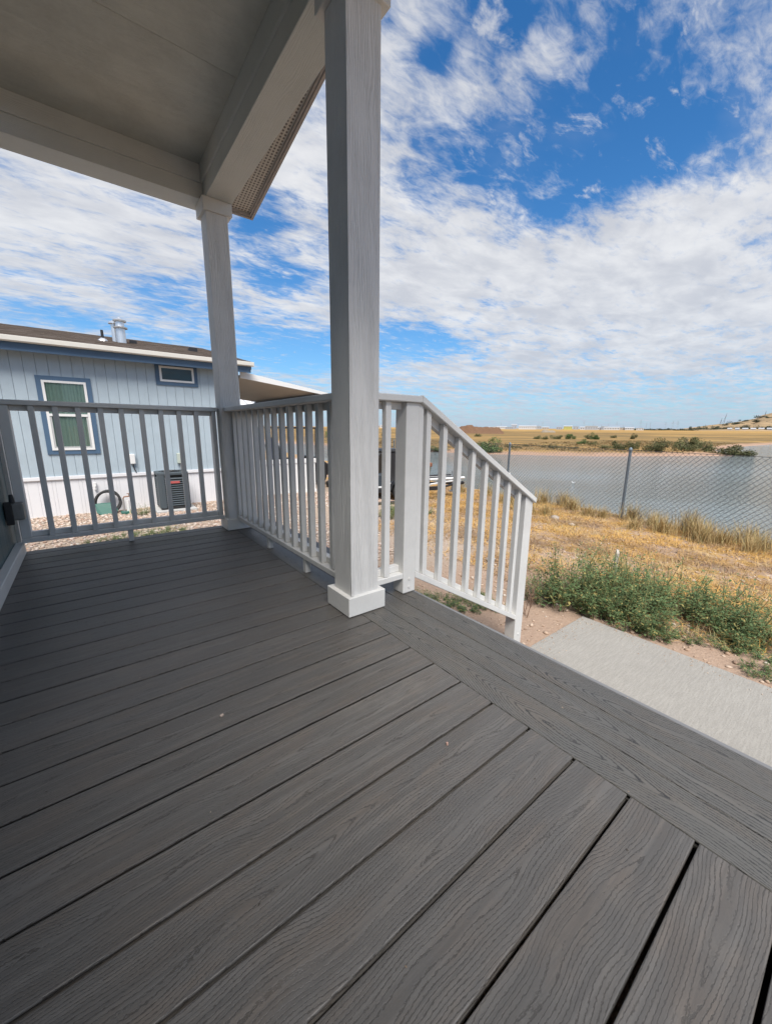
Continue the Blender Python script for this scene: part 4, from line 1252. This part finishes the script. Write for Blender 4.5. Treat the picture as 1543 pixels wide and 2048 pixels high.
def weed_parts(seed, h=.46, spread=.36, nst=30, nleaf=28):
    """leafy weed: many thin stems with small narrow leaves"""
    g = np.random.default_rng(seed); mb = MB(); LV = []; LF = []
    for s in range(nst):
        a = g.uniform(0, 6.283); rr_ = spread*math.sqrt(g.uniform(0, 1))*.55
        b0 = np.array([rr_*math.cos(a), rr_*math.sin(a), 0]); hh = h*g.choice([g.uniform(.35, .8), g.uniform(.7, 1.25)])
        tip = b0+np.array([math.cos(a)*spread*g.uniform(.1, .7), math.sin(a)*spread*g.uniform(.1, .7), hh])
        midp = (b0+tip)/2+np.array([*g.normal(0, .02, 2), .03])
        mb.path([b0, midp, tip], [.0035, .0028, .0012], 4)
        for q in range(nleaf):
            f = g.uniform(.1, 1.0); c = (1-f)**2*b0+2*f*(1-f)*midp+f*f*tip
            la = g.uniform(0, 6.283); el = g.uniform(-.3, .9); L = g.uniform(.022, .055)*(1.25-.6*f); w = L*g.uniform(.16, .30)
            d = np.array([math.cos(la)*math.cos(el), math.sin(la)*math.cos(el), math.sin(el)])
            sd2 = np.cross(d, [0, 0, 1]); sd2 /= np.linalg.norm(sd2)+1e-9
            c = c+d*g.uniform(0, .045)
            i0 = len(LV); LV += [c, c+d*L*.5+sd2*w, c+d*L+np.array([0, 0, -L*.15]), c+d*L*.5-sd2*w]; LF.append((i0, i0+1, i0+2, i0+3))
    return mb.mesh('stems', MSTALK), raw('leaves', np.array(LV), np.array(LF), MLEAF)


WP = [weed_parts(20+s) for s in range(4)]


def weed(x, y, s, sz, k, label, group='green weeds around the concrete slab'):
    t = thing('weed_plant', label, 'weed', (x, y, gz(x, y)-.01), k*1.9, group)
    t.scale = (s, s, s*sz)
    a, b = WP[k % 4]
    link('stems', a, t); link('leaves', b, t)
    return t


THK = 'leafy green weed growing in the thicket behind the concrete slab'
spots = [(3.68, 1.50, .75, .9), (3.68, 1.20, .7, .85), (3.70, .98, .6, .75), (3.62, 1.80, 1.0, 1.15), (3.78, 1.62, 1.0, 1.1), (3.98, 1.85, 1.05, 1.1), (3.80, 1.36, .95, 1.0), (4.08, 1.52, 1.05, 1.05), (4.30, 1.72, 1.0, 1.0),
         (3.84, 1.10, .85, .9), (4.15, 1.22, 1.05, 1.0), (4.45, 1.42, 1.05, .95), (4.25, .98, .95, .9), (4.55, 1.10, 1.05, .9), (4.38, .74, .9, .85),
         (4.62, .80, 1.0, .85), (4.25, .56, .85, .85), (4.48, .52, .95, .9), (4.14, .48, .7, .65), (4.40, .42, .75, .6), (4.05, .30, .55, .5), (4.78, 1.5, .8, .8), (3.55, 2.0, .8, 1.0)]
for k, (x, y, s, sz) in enumerate(spots): weed(x, y, s, sz, k, THK)
for k, (x, y, s, sz) in enumerate([(3.86, .78, .42, .5), (3.80, .98, .35, .4), (3.95, .55, .42, .5), (3.72, .30, .45, .6)]):
    weed(x, y, s, sz, k, 'low green weed on bare dirt along the outer slab edge, '+('second', 'farthest', 'third', 'nearest')[k]+' of four')
for k, (x, y, s, sz) in enumerate([(2.82, 2.32, .62, .40), (3.02, 2.20, .5, .40), (2.68, 2.52, .55, .35), (2.55, 2.75, .5, .4), (3.10, 2.45, .4, .4)]):
    weed(x, y, s, sz, k, 'low green weed under the sloping stair handrail, '+ORD[(1, 3, 2, 0, 4)[k]]+' of five from the newel side')
for k, (x, y, s, sz) in enumerate([(4.6, 5.9, .8, .6), (5.0, 6.3, .9, .6), (4.4, 6.6, .8, .6), (5.4, 6.5, .8, .6), (4.9, 5.4, .7, .6), (5.6, 5.9, .7, .6)]):
    weed(x, y, s, sz, k, 'green and yellow weed on the grass edge behind the front railing, '+ORD[(2, 4, 0, 5, 1, 3)[k]]+' from the left', 'weeds behind the front railing')
wl_ = [(-.05, 6.9), (.10, 6.6), (.28, 7.0), (.40, 6.7), (.55, 7.05), (.72, 6.8), (.2, 6.3), (.85, 7.1), (.35, 6.35), (.62, 6.45), (1.0, 6.9)]
for k, (x, y) in enumerate(wl_):
    weed(x, y, .62, .30, k, 'small green weed in the gravel below the left railing, '+ORD[sorted(wl_).index((x, y))]+' from the left', 'weeds in the gravel')
weed(.72, 8.55, .5, .9, 1, 'single green weed in gravel between the spigot and the air conditioner', 'weeds in the gravel')
# bare dry twig plant by the stair post
tg = MB(); gg = random.Random(4)


def twig(p, d, L, r, dep):
    q = p+d*L; tg.path([p, (p+q)/2+Vector((gg.uniform(-.01, .01), gg.uniform(-.01, .01), .008)), q], [r, r*.8, r*.5], 4)
    if dep:
        for k in range(4):
            e = (d+Vector((gg.uniform(-.9, .9), gg.uniform(-.9, .9), gg.uniform(-.1, .6)))).normalized()
            twig(p+d*L*gg.uniform(.35, 1), e, L*gg.uniform(.4, .65), r*.55, dep-1)


for k in range(5): twig(Vector((gg.uniform(-.05, .05), gg.uniform(-.05, .05), 0)), Vector((gg.uniform(-.35, .35), gg.uniform(-.35, .35), 1)).normalized(), .28, .0035, 2)
tag(tg.build('dry_plant', MTWIG, None, (3.12, 1.86, gz(3.12, 1.86))), 'bare brown twiggy dry plant beside the bottom stair post', 'plant')
# stake and rocks
tag(MB().prism([(-.045, -.015, 0), (.045, -.015, 0), (.04, -.015, .34), (.0, -.015, .37), (-.042, -.015, .33)], (0, .03, 0)).build('wood_stake', plain('bleached_wood', (.46, .42, .37), .9, 0, .2, 30), None, (4.92, 1.80, gz(4.92, 1.8)), .5),
    'bleached wooden stake standing among the green weeds', 'stake')


def rock(x, y, r, c, label, seed):
    g = np.random.default_rng(seed); v = IV*g.uniform(.78, 1.15, (len(IV), 1))*np.array([r*1.3, r, r*.6])
    o = link('rock', raw('rock', v, IF, plain('rock_stone', c, .9, 0, .2, 30)), None, (x, y, gz(x, y)+r*.2), seed)
    tag(o, label, 'rock', 'loose rocks on the dry slope')


rock(8.05, 4.30, .11, (.34, .29, .245), 'pale rock on dry straw right of the bottom of the stair railing', 1)
rock(7.75, 3.75, .07, (.40, .33, .27), 'small brown rock on the dry straw below the fence', 2)
rock(4.15, 3.05, .07, (.38, .35, .32), 'white stone seen between the stair balusters', 3)
tag(MB().path([(0, 0, 0), (.05, .02, .14), (.12, .01, .30)], [.016, .013, .008], 6).build('dead_branch', MTWIG, None, (8.75, 1.9, gz(8.75, 1.9))), 'short dead branch sticking up in the grass by the fence', 'branch')


# ------------------------------------------------------------------ bushes on the far shore and plain
def bush_mesh(seed, n, leaf, mat, lift=.0):
    g = np.random.default_rng(seed)
    k = 9; cc = g.normal(0, .30, (k, 3)); cc[:, 2] = g.uniform(.10, .68, k); cc[:4, 2] = g.uniform(.08, .25, 4); rad = g.uniform(.18, .34, k)
    cc[:, 0] = np.clip(cc[:, 0], -.42, .42)
    cc[:, 1] = np.clip(cc[:, 1], -.42, .42)
    w = g.integers(0, k, n); d = g.normal(0, 1, (n, 3)); d /= np.linalg.norm(d, axis=1)[:, None]
    p = cc[w]+d*(rad[w]*g.uniform(.45, 1.08, n))[:, None]; p[:, 2] = np.clip(p[:, 2], .01, 1.1)
    u = g.normal(0, 1, (n, 3)); u /= np.linalg.norm(u, axis=1)[:, None]; v = np.cross(u, g.normal(0, 1, (n, 3))); v /= np.linalg.norm(v, axis=1)[:, None]
    s = (leaf*g.uniform(.5, 1.3, n))[:, None]
    V = np.stack([p-u*s, p-v*s*.5, p+u*s, p+v*s*.5], 1).reshape(-1, 3); F = (np.arange(n)[:, None]*4+np.array([[0, 1, 2, 3]]))
    return raw('crown', V, F, mat)


BSAGE = [bush_mesh(60+s, 2600, .042, MSAGE) for s in range(4)]
BWIL = [bush_mesh(70+s, 2600, .040, MWILLOW) for s in range(3)]
BFAR = [bush_mesh(80+s, 900, .065, MFARTREE) for s in range(3)]
stemm = MB()
for k in range(6):
    a = k*1.05; stemm.path([(0, 0, -.1), (.12*math.cos(a), .12*math.sin(a), .25), (.27*math.cos(a), .27*math.sin(a), .60)], [.022, .016, .006], 5)
STEM = stemm.mesh('trunk', MBARK)
SH = 'olive shrub on the far shore of the lake'
FB = [(44.8, 33.9, 3.5, 1.95, 'w', 'round green willow bush on the far shore just right of the sloping handrail'),
      (43.7, 37.9, 2.4, 1.75, 'w', 'green willow bush behind the handrail, left of the round one on the far shore'),
      (40.4, 41.4, 3.4, .85, 'w', 'low bright green reeds at the waterline seen between the stair balusters'),
      (63.9, 25.0, 2.1, 1.85, 's', 'olive shrub on the far shore directly behind the top of the near fence post'),
      (68.3, 24.7, 1.4, 1.75, 's', 'narrow shrub on the far shore just right of the near fence post top'),
      (64.9, 20.1, 2.9, 2.0, 's', 'wide olive shrub midway between the near fence post and the tip of the spit'),
      (92.0, 24.0, 3.6, 2.6, 's', 'tallest olive shrub standing behind the pair on the far spit'),
      (70.6, 19.0, 2.4, 1.7, 's', 'left one of the two low olive shrubs near the end of the spit'),
      (74.5, 17.6, 2.2, 1.6, 's', 'right one of the two low olive shrubs near the end of the spit'),
      (71.6, 13.4, 3.3, 2.0, 's', 'last grey green shrub leaning over the tip of the spit'),
      (73.0, 12.5, 1.5, .85, 's', 'small low shrub at the very tip of the spit'),
      (81.5, 39.6, 1.8, 1.35, 'w', 'small bright shrub on the far bank midway between the two fence posts'),
      (79.6, 36.6, 1.5, 1.3, 's', 'small grey shrub on the far bank beside the bright midway one'),
      (118.1, 71.6, 2.1, 1.65, 's', 'leftmost shrub of the row out on the plain'), (117.6, 68.6, 1.8, 1.3, 's', 'second shrub from the left in the row out on the plain'),
      (129.4, 71.5, 3.2, 1.9, 's', 'third shrub from the left in the row out on the plain'), (134.2, 69.2, 3.3, 2.3, 'w', 'bright green round bush in the middle of the row out on the plain'),
      (142.0, 66.6, 3.6, 1.8, 's', 'broad shrub right of the bright green bush on the plain'), (136.3, 61.5, 2.4, 2.5, 'w', 'green bush touching the broad shrub on the plain'),
      (170.4, 69.7, 1.9, 1.85, 's', 'small lone shrub right of the green bushes on the plain'), (157.7, 57.5, 2.1, 2.2, 's', 'upright shrub on the plain above the near fence post'),
      (134.4, 109.9, 2.3, 1.75, 's', 'lone shrub on the plain below the long brown heap of earth'),
      (60.2, 38.7, 1.0, .55, 's', 'tiny scrub clump on the far bank above the left fence post'), (58.7, 33.3, 2.4, .6, 's', 'low flat scrub on the far bank right of the left fence post'),
      (61.0, 31.2, 2.1, .5, 's', 'second low flat scrub on the far bank right of the left fence post'), (54.1, 37.5, 2.5, .6, 's', 'low scrub on the far bank behind the left fence post'),
      (66.5, 28.2, 1.8, .65, 's', 'low scrub on the far bank left of the near fence post'), (88.0, 20.4, 2.4, .65, 's', 'low scrub on top of the spit between its tip and the pair'),
      (95.6, 124.9, 2.5, 1.9, 's', 'dark shrub on the plain seen through the gap beside the near post'), (65.4, 78.9, 2.0, 1.1, 's', 'shrub on the far bank seen through the gap left of the newel'),
      (114.0, 133.5, 3.7, 1.9, 's', 'shrub on the plain seen just left of the newel post'), (47.7, 84.5, 2.0, 3.0, 'w', 'tall green bush on the far shore seen left of the near post')]
for k, (x, y, w, h, kd, lb) in enumerate(FB):
    t = thing('shrub', lb, 'shrub', (x, y, gz(x, y)-.05), k*.8, 'shrubs across the lake')
    t.scale = (w*.95, w*.95, h*1.08)
    link('trunk', STEM, t); link('crown', (BSAGE if kd == 's' else BWIL)[k % 3], t)
# low scrub covering the far bank
nb_ = 7000
px = RNG.uniform(33, 130, nb_); py = RNG.uniform(12, 75, nb_); sdd = lake_sd(px, py)
k = (sdd > 2.2) & (sdd < 30) & (wob(px, py, .35, .2) > RNG.uniform(-.6, .8, nb_))
px, py = px[k], py[k]; n = len(px)
base = np.repeat(np.stack([px, py, height(px, py)], 1), 14, 0); m_ = len(base)
base = base+RNG.normal(0, 1, (m_, 3))*np.array([.35, .35, .0]); base[:, 2] += np.abs(RNG.normal(0, .12, m_))
u = RNG.normal(0, 1, (m_, 3)); u /= np.linalg.norm(u, axis=1)[:, None]; v = np.cross(u, RNG.normal(0, 1, (m_, 3))); v /= np.linalg.norm(v, axis=1)[:, None]
s = RNG.uniform(.05, .16, (m_, 1))
V = np.stack([base-u*s, base-v*s*.6, base+u*s, base+v*s*.6], 1).reshape(-1, 3)
MSCRUB = mat_stone('dry_scrub', [(0, (.13, .11, .05)), (.3, (.30, .19, .08)), (.6, (.20, .145, .07)), (.8, (.34, .23, .10)), (1, (.11, .12, .045))])
tag(link('dry_scrub', raw('dry_scrub', V, np.arange(m_)[:, None]*4+np.array([[0, 1, 2, 3]]), MSCRUB)), kind='stuff')

# gulls resting on the lake
MGULL = plain('white_feathers', (.78, .78, .77), .8, 0, .03)
for k, (x, y) in enumerate([(24.5, 16.9), (23.5, 11.6), (24.8, 9.1), (22.0, 18.2)]):
    g_ = thing('gull', ('white gull on the lake near the left fence post', 'white gull on the lake midway between the fence posts', 'white gull on the lake just left of the near fence post', 'white gull on the lake close to the sloping handrail')[k], 'bird', (x, y, ZW-.02), k*1.7, 'gulls on the lake'); g_.scale = (.62, .62, .62)
    MB().lathe([(.01, -.16), (.05, -.11), (.075, 0), (.06, .10), (.02, .20)], (0, 0, 0), 8)
    b_ = MB().path([(-.19, 0, .10), (-.10, 0, .08), (0, 0, .07), (.09, 0, .09), (.13, 0, .14), (.15, 0, .20), (.19, 0, .215)], [.008, .045, .07, .055, .028, .032, .006], 8)
    b_.build('body', MGULL, g_)
    MB().path([(-.24, .0, .125), (-.08, .0, .135), (.06, 0, .12)], [.01, .05, .02], 6).build('folded_wings', plain('gull_grey', (.38, .40, .42), .8), g_)

# ------------------------------------------------------------------ dirt mounds and the far edge of the plain


def polar(az, r): return (r*math.sin(R(az)), r*math.cos(R(az)))


def mound(az, r, w, d, h, c, label, seed):
    x, y = polar(az, r); n = 28
    uu, vv = np.meshgrid(np.linspace(-1, 1, n*2), np.linspace(-1, 1, n), indexing='ij')
    prof = ss(1., .72, np.abs(uu)+.08*wob(uu*4, vv*4, 1.3, seed))*ss(1., .2, np.abs(vv))
    hh = h*prof*(1+.16*wob(uu*5, vv*3, 1.6, seed+1))*(1+.30*np.exp(-((uu+.45)/.22)**2))
    V = np.stack([uu*w/2, vv*d/2, hh-.3], -1).reshape(-1, 3)
    ii = (np.arange(2*n-1)[:, None]*n+np.arange(n-1)[None]).ravel()
    m, t, b = mat_base('heaped_earth'); co = objco(t)
    t.put(b.inputs['Base Color'], t.mix(t.noise(co, .7, 5, .7), tuple(v*.7 for v in c), tuple(v*1.2 for v in c))); b.inputs['Roughness'].default_value = 1
    bump(t, b, t.noise(co, 1.1, 4, .7), .8, .5)
    o = link('dirt_mound', raw('dirt_mound', V, np.stack([ii, ii+n, ii+n+1, ii+1], 1), m, True), None, (x, y, gz(x, y)), R(-az))
    tag(o, label, 'mound', 'earth mounds on the plain')


mound(50.9, 250, 30, 14, 3.9, (.17, .095, .055), 'long brown heap of earth on the horizon right of the handrail', 1)
mound(60.0, 330, 11, 7, 1.7, (.28, .235, .18), 'smaller grey heap of earth on the plain before the distant town', 2)

FR = 900
MBW = [plain('far_white_wall', (.55, .55, .55), .7), plain('far_grey_wall', (.36, .38, .41), .7), plain('far_yellow_wall', (.50, .47, .14), .7), plain('far_tan_wall', (.46, .40, .33), .7)]
MROOFG = plain('far_roof', (.42, .43, .45), .6)
MWIN = plain('far_window', (.07, .08, .10), .3)
BL = [(48.3, 16, 4, 0), (47.1, 12, 4, 3), (52.3, 9, 3.6, 0), (53.1, 12, 5, 0), (53.9, 22, 5.0, 0), (54.9, 16, 4.5, 1), (55.55, 11, 9.5, 1), (56.5, 10, 4, 3), (57.3, 34, 6.5, 0), (58.7, 12, 6.8, 1),
      (59.6, 14, 4.5, 3), (61.3, 12, 5, 1), (62.35, 16, 7, 2), (63.3, 10, 6.5, 1), (64.2, 12, 5, 0), (65.1, 22, 7.5, 1), (65.9, 14, 5, 0), (66.6, 13, 7, 1), (67.4, 26, 5, 0), (68.4, 14, 5, 3), (69.3, 16, 4.5, 0), (70.4, 12, 4, 0), (45.0, 16, 5, 0), (37.3, 18, 6, 0), (36.2, 14, 5, 3)]
BL.sort(); CNT = {}
for k, (az, w, h, m_) in enumerate(BL):
    x, y = polar(az, FR+random.uniform(-40, 60)); d = 12
    nm = ('white', 'grey', 'yellow', 'tan')[m_]
    CNT[m_] = CNT.get(m_, 0)+1
    lb = 'bright yellow building in the distant town on the horizon' if m_ == 2 else ORD[CNT[m_]-1]+' low '+nm+' building from the left in the distant town'
    t = thing('distant_building', lb, 'building', (x, y, gz(x, y)-.3), R(-az), nm+' buildings of the distant town')
    MB().box(-w/2, w/2, -d/2, d/2, 0, h).build('wall', MBW[m_], t)
    if k % 2: MB().prism([(-w/2-.4, -d/2-.4, h), (-w/2-.4, d/2+.4, h), (-w/2-.4, 0, h+1.6)], (w+.8, 0, 0)).build('roof', MROOFG, t)
    else: MB().box(-w/2-.2, w/2+.2, -d/2-.2, d/2+.2, h+.01, h+.5).build('roof', MROOFG, t)
    nwn = max(2, int(w/4)); wmsh = MB().box(-.8, .8, -.06, .02, 0, 1.4).mesh('window', MWIN)
    for q in range(nwn): link('window', wmsh, t, (-w/2+(q+.5)*w/nwn, -d/2, h*.45))
# pylons and poles on the skyline
pyl = MB()
for sx in (-1, 1):
    for sy in (-1, 1): pyl.tube((sx*1.6, sy*1.6, 0), (sx*.25, sy*.25, 21), .16, .12, 4)
for z, r_ in ((4, 1.35), (8, 1.1), (12, .85), (16, .55)):
    pyl.tube((-r_, -r_, z), (r_, r_, z+3), .09, .09, 4).tube((r_, -r_, z), (-r_, r_, z+3), .09, .09, 4)
for z, r_ in ((15, 4), (18, 3.2), (20.5, 2.4)): pyl.tube((-r_, 0, z), (r_, 0, z), .16, .16, 4)
PYM = pyl.mesh('lattice', plain('pylon_steel', (.26, .28, .30), .6))
polem = MB().tube((0, 0, 0), (0, 0, 17), .22, .15, 6).tube((-1.6, 0, 15.6), (1.6, 0, 15.6), .12, .12, 4).mesh('pole', plain('pole_wood', (.20, .17, .15), .8))
PCN = [0, 0]
for k, (az, r, sc, kd) in enumerate(sorted([(53.8, 1000, .75, 1), (58.7, 1000, .8, 0), (59.2, 1050, .85, 1), (57.6, 1000, .8, 0), (64.2, 1050, .9, 1), (65.3, 1050, .8, 0), (67.0, 1050, .9, 0), (67.9, 1050, .85, 1), (70.4, 1100, 1.1, 1), (71.0, 1100, .9, 0), (71.4, 1100, 1., 0),
                                     (72.9, 1150, .9, 1), (73.6, 1150, 1.0, 1), (74.05, 1150, 1.0, 1), (66.2, 1050, .7, 0), (55.1, 1000, .6, 0), (50.4, 1000, .6, 0), (61.6, 1000, .6, 0), (68.6, 1050, .7, 0), (69.6, 1050, .7, 0), (49.2, 950, .55, 0)])):
    PCN[kd] += 1
    x, y = polar(az, r)
    o = link('utility_pole' if kd == 0 else 'transmission_pylon', polem if kd == 0 else PYM, None, (x, y, gz(x, y)), R(-az))
    o.scale = (sc, sc, sc)
    tag(o, ORD[PCN[0]-1]+' thin utility pole from the left on the skyline' if kd == 0 else ORD[PCN[1]-1]+' lattice pylon from the left on the skyline', 'pole' if kd == 0 else 'pylon', 'poles on the skyline' if kd == 0 else 'pylons on the skyline')


def hillz(az, r):
    e = np.interp(az, [70, 74.2, 75.5, 77.2, 78.6, 79.6, 80.6, 81.1, 82.2, 85, 90], [.30, .34, .55, .85, 1.02, 1.25, 1.5, 1.85, 2.15, 2.7, 3.0])
    return .93+r*math.tan(R(.30+(e-.30)*float(ss(900, 2300, r))))-1


for az, hgt, lean, lb in ((78.1, 46, .10, 'tall leaning mast on the crest of the distant hill'), (77.85, 30, .06, 'shorter mast left of the tall one on the distant hill'), (81.3, 26, 0, 'thin mast on the upper right shoulder of the hill'), (80.8, 20, 0, 'small mast halfway up the right shoulder of the hill')):
    x, y = polar(az, 1900); z = hillz(az, 1900)-2
    m_ = MB().path([(0, 0, 0), (lean*hgt, 0, hgt)], [.8, .35], 5).path([(-.12*hgt, 0, 0), (lean*hgt, 0, hgt*.95)], [.4, .3], 4)
    tag(m_.build('mast', plain('mast_steel', (.16, .16, .17), .7), None, (x, y, z), R(-az)), lb, 'mast')
# trees at the foot of the hill and along the plain
for k in range(46):
    if k < 16: az = 68.9+k*.42+random.uniform(-.1, .1); r = random.uniform(930, 990); w = random.uniform(10, 20); h = random.uniform(3.5, 6); z = gz(*polar(az, r)); lb = ORD[k]+' dark tree from the left in the row along the far plain'; gr = 'trees along the far plain'
    elif k < 34: az = 75.4+(k-16)*.42+random.uniform(-.15, .15); r = random.uniform(1050, 1350); w = random.uniform(10, 26); h = random.uniform(5, 11); z = hillz(az, r); lb = ORD[k-16]+' dark tree from the left at the foot of the distant hill'; gr = 'trees below the hill'
    else: az = 78.4+(k-34)*.34+random.uniform(-.1, .1); r = random.uniform(1750, 2150); w = random.uniform(14, 34); h = random.uniform(6, 11); z = hillz(az, r); lb = ORD[k-34]+' dark tree from the left high on the distant hillside'; gr = 'trees on the hillside'
    x, y = polar(az, r)
    t = thing('tree', lb, 'tree', (x, y, z-.6), k*.9, gr); t.scale = (w, w, h*1.15)
    link('trunk', STEM, t); link('crown', BFAR[k % 3], t)
for k in range(7):
    az = 78.7+k*.63; r = 1020+random.uniform(-20, 40); x, y = polar(az, r); w = random.uniform(5, 8)
    t = thing('hill_house', ORD[k]+' pale low house from the left at the foot of the distant hill', 'house', (x, y, hillz(az, r)-.4), R(-az), 'houses below the hill')
    MB().box(-w/2, w/2, -5, 5, 0, 3.4).build('wall', MBW[1 if k % 2 else 3], t)
    MB().prism([(-w/2-.5, -5.5, 3.4), (-w/2-.5, 5.5, 3.4), (-w/2-.5, 0, 5.4)], (w+1, 0, 0)).build('roof', MROOFG, t)
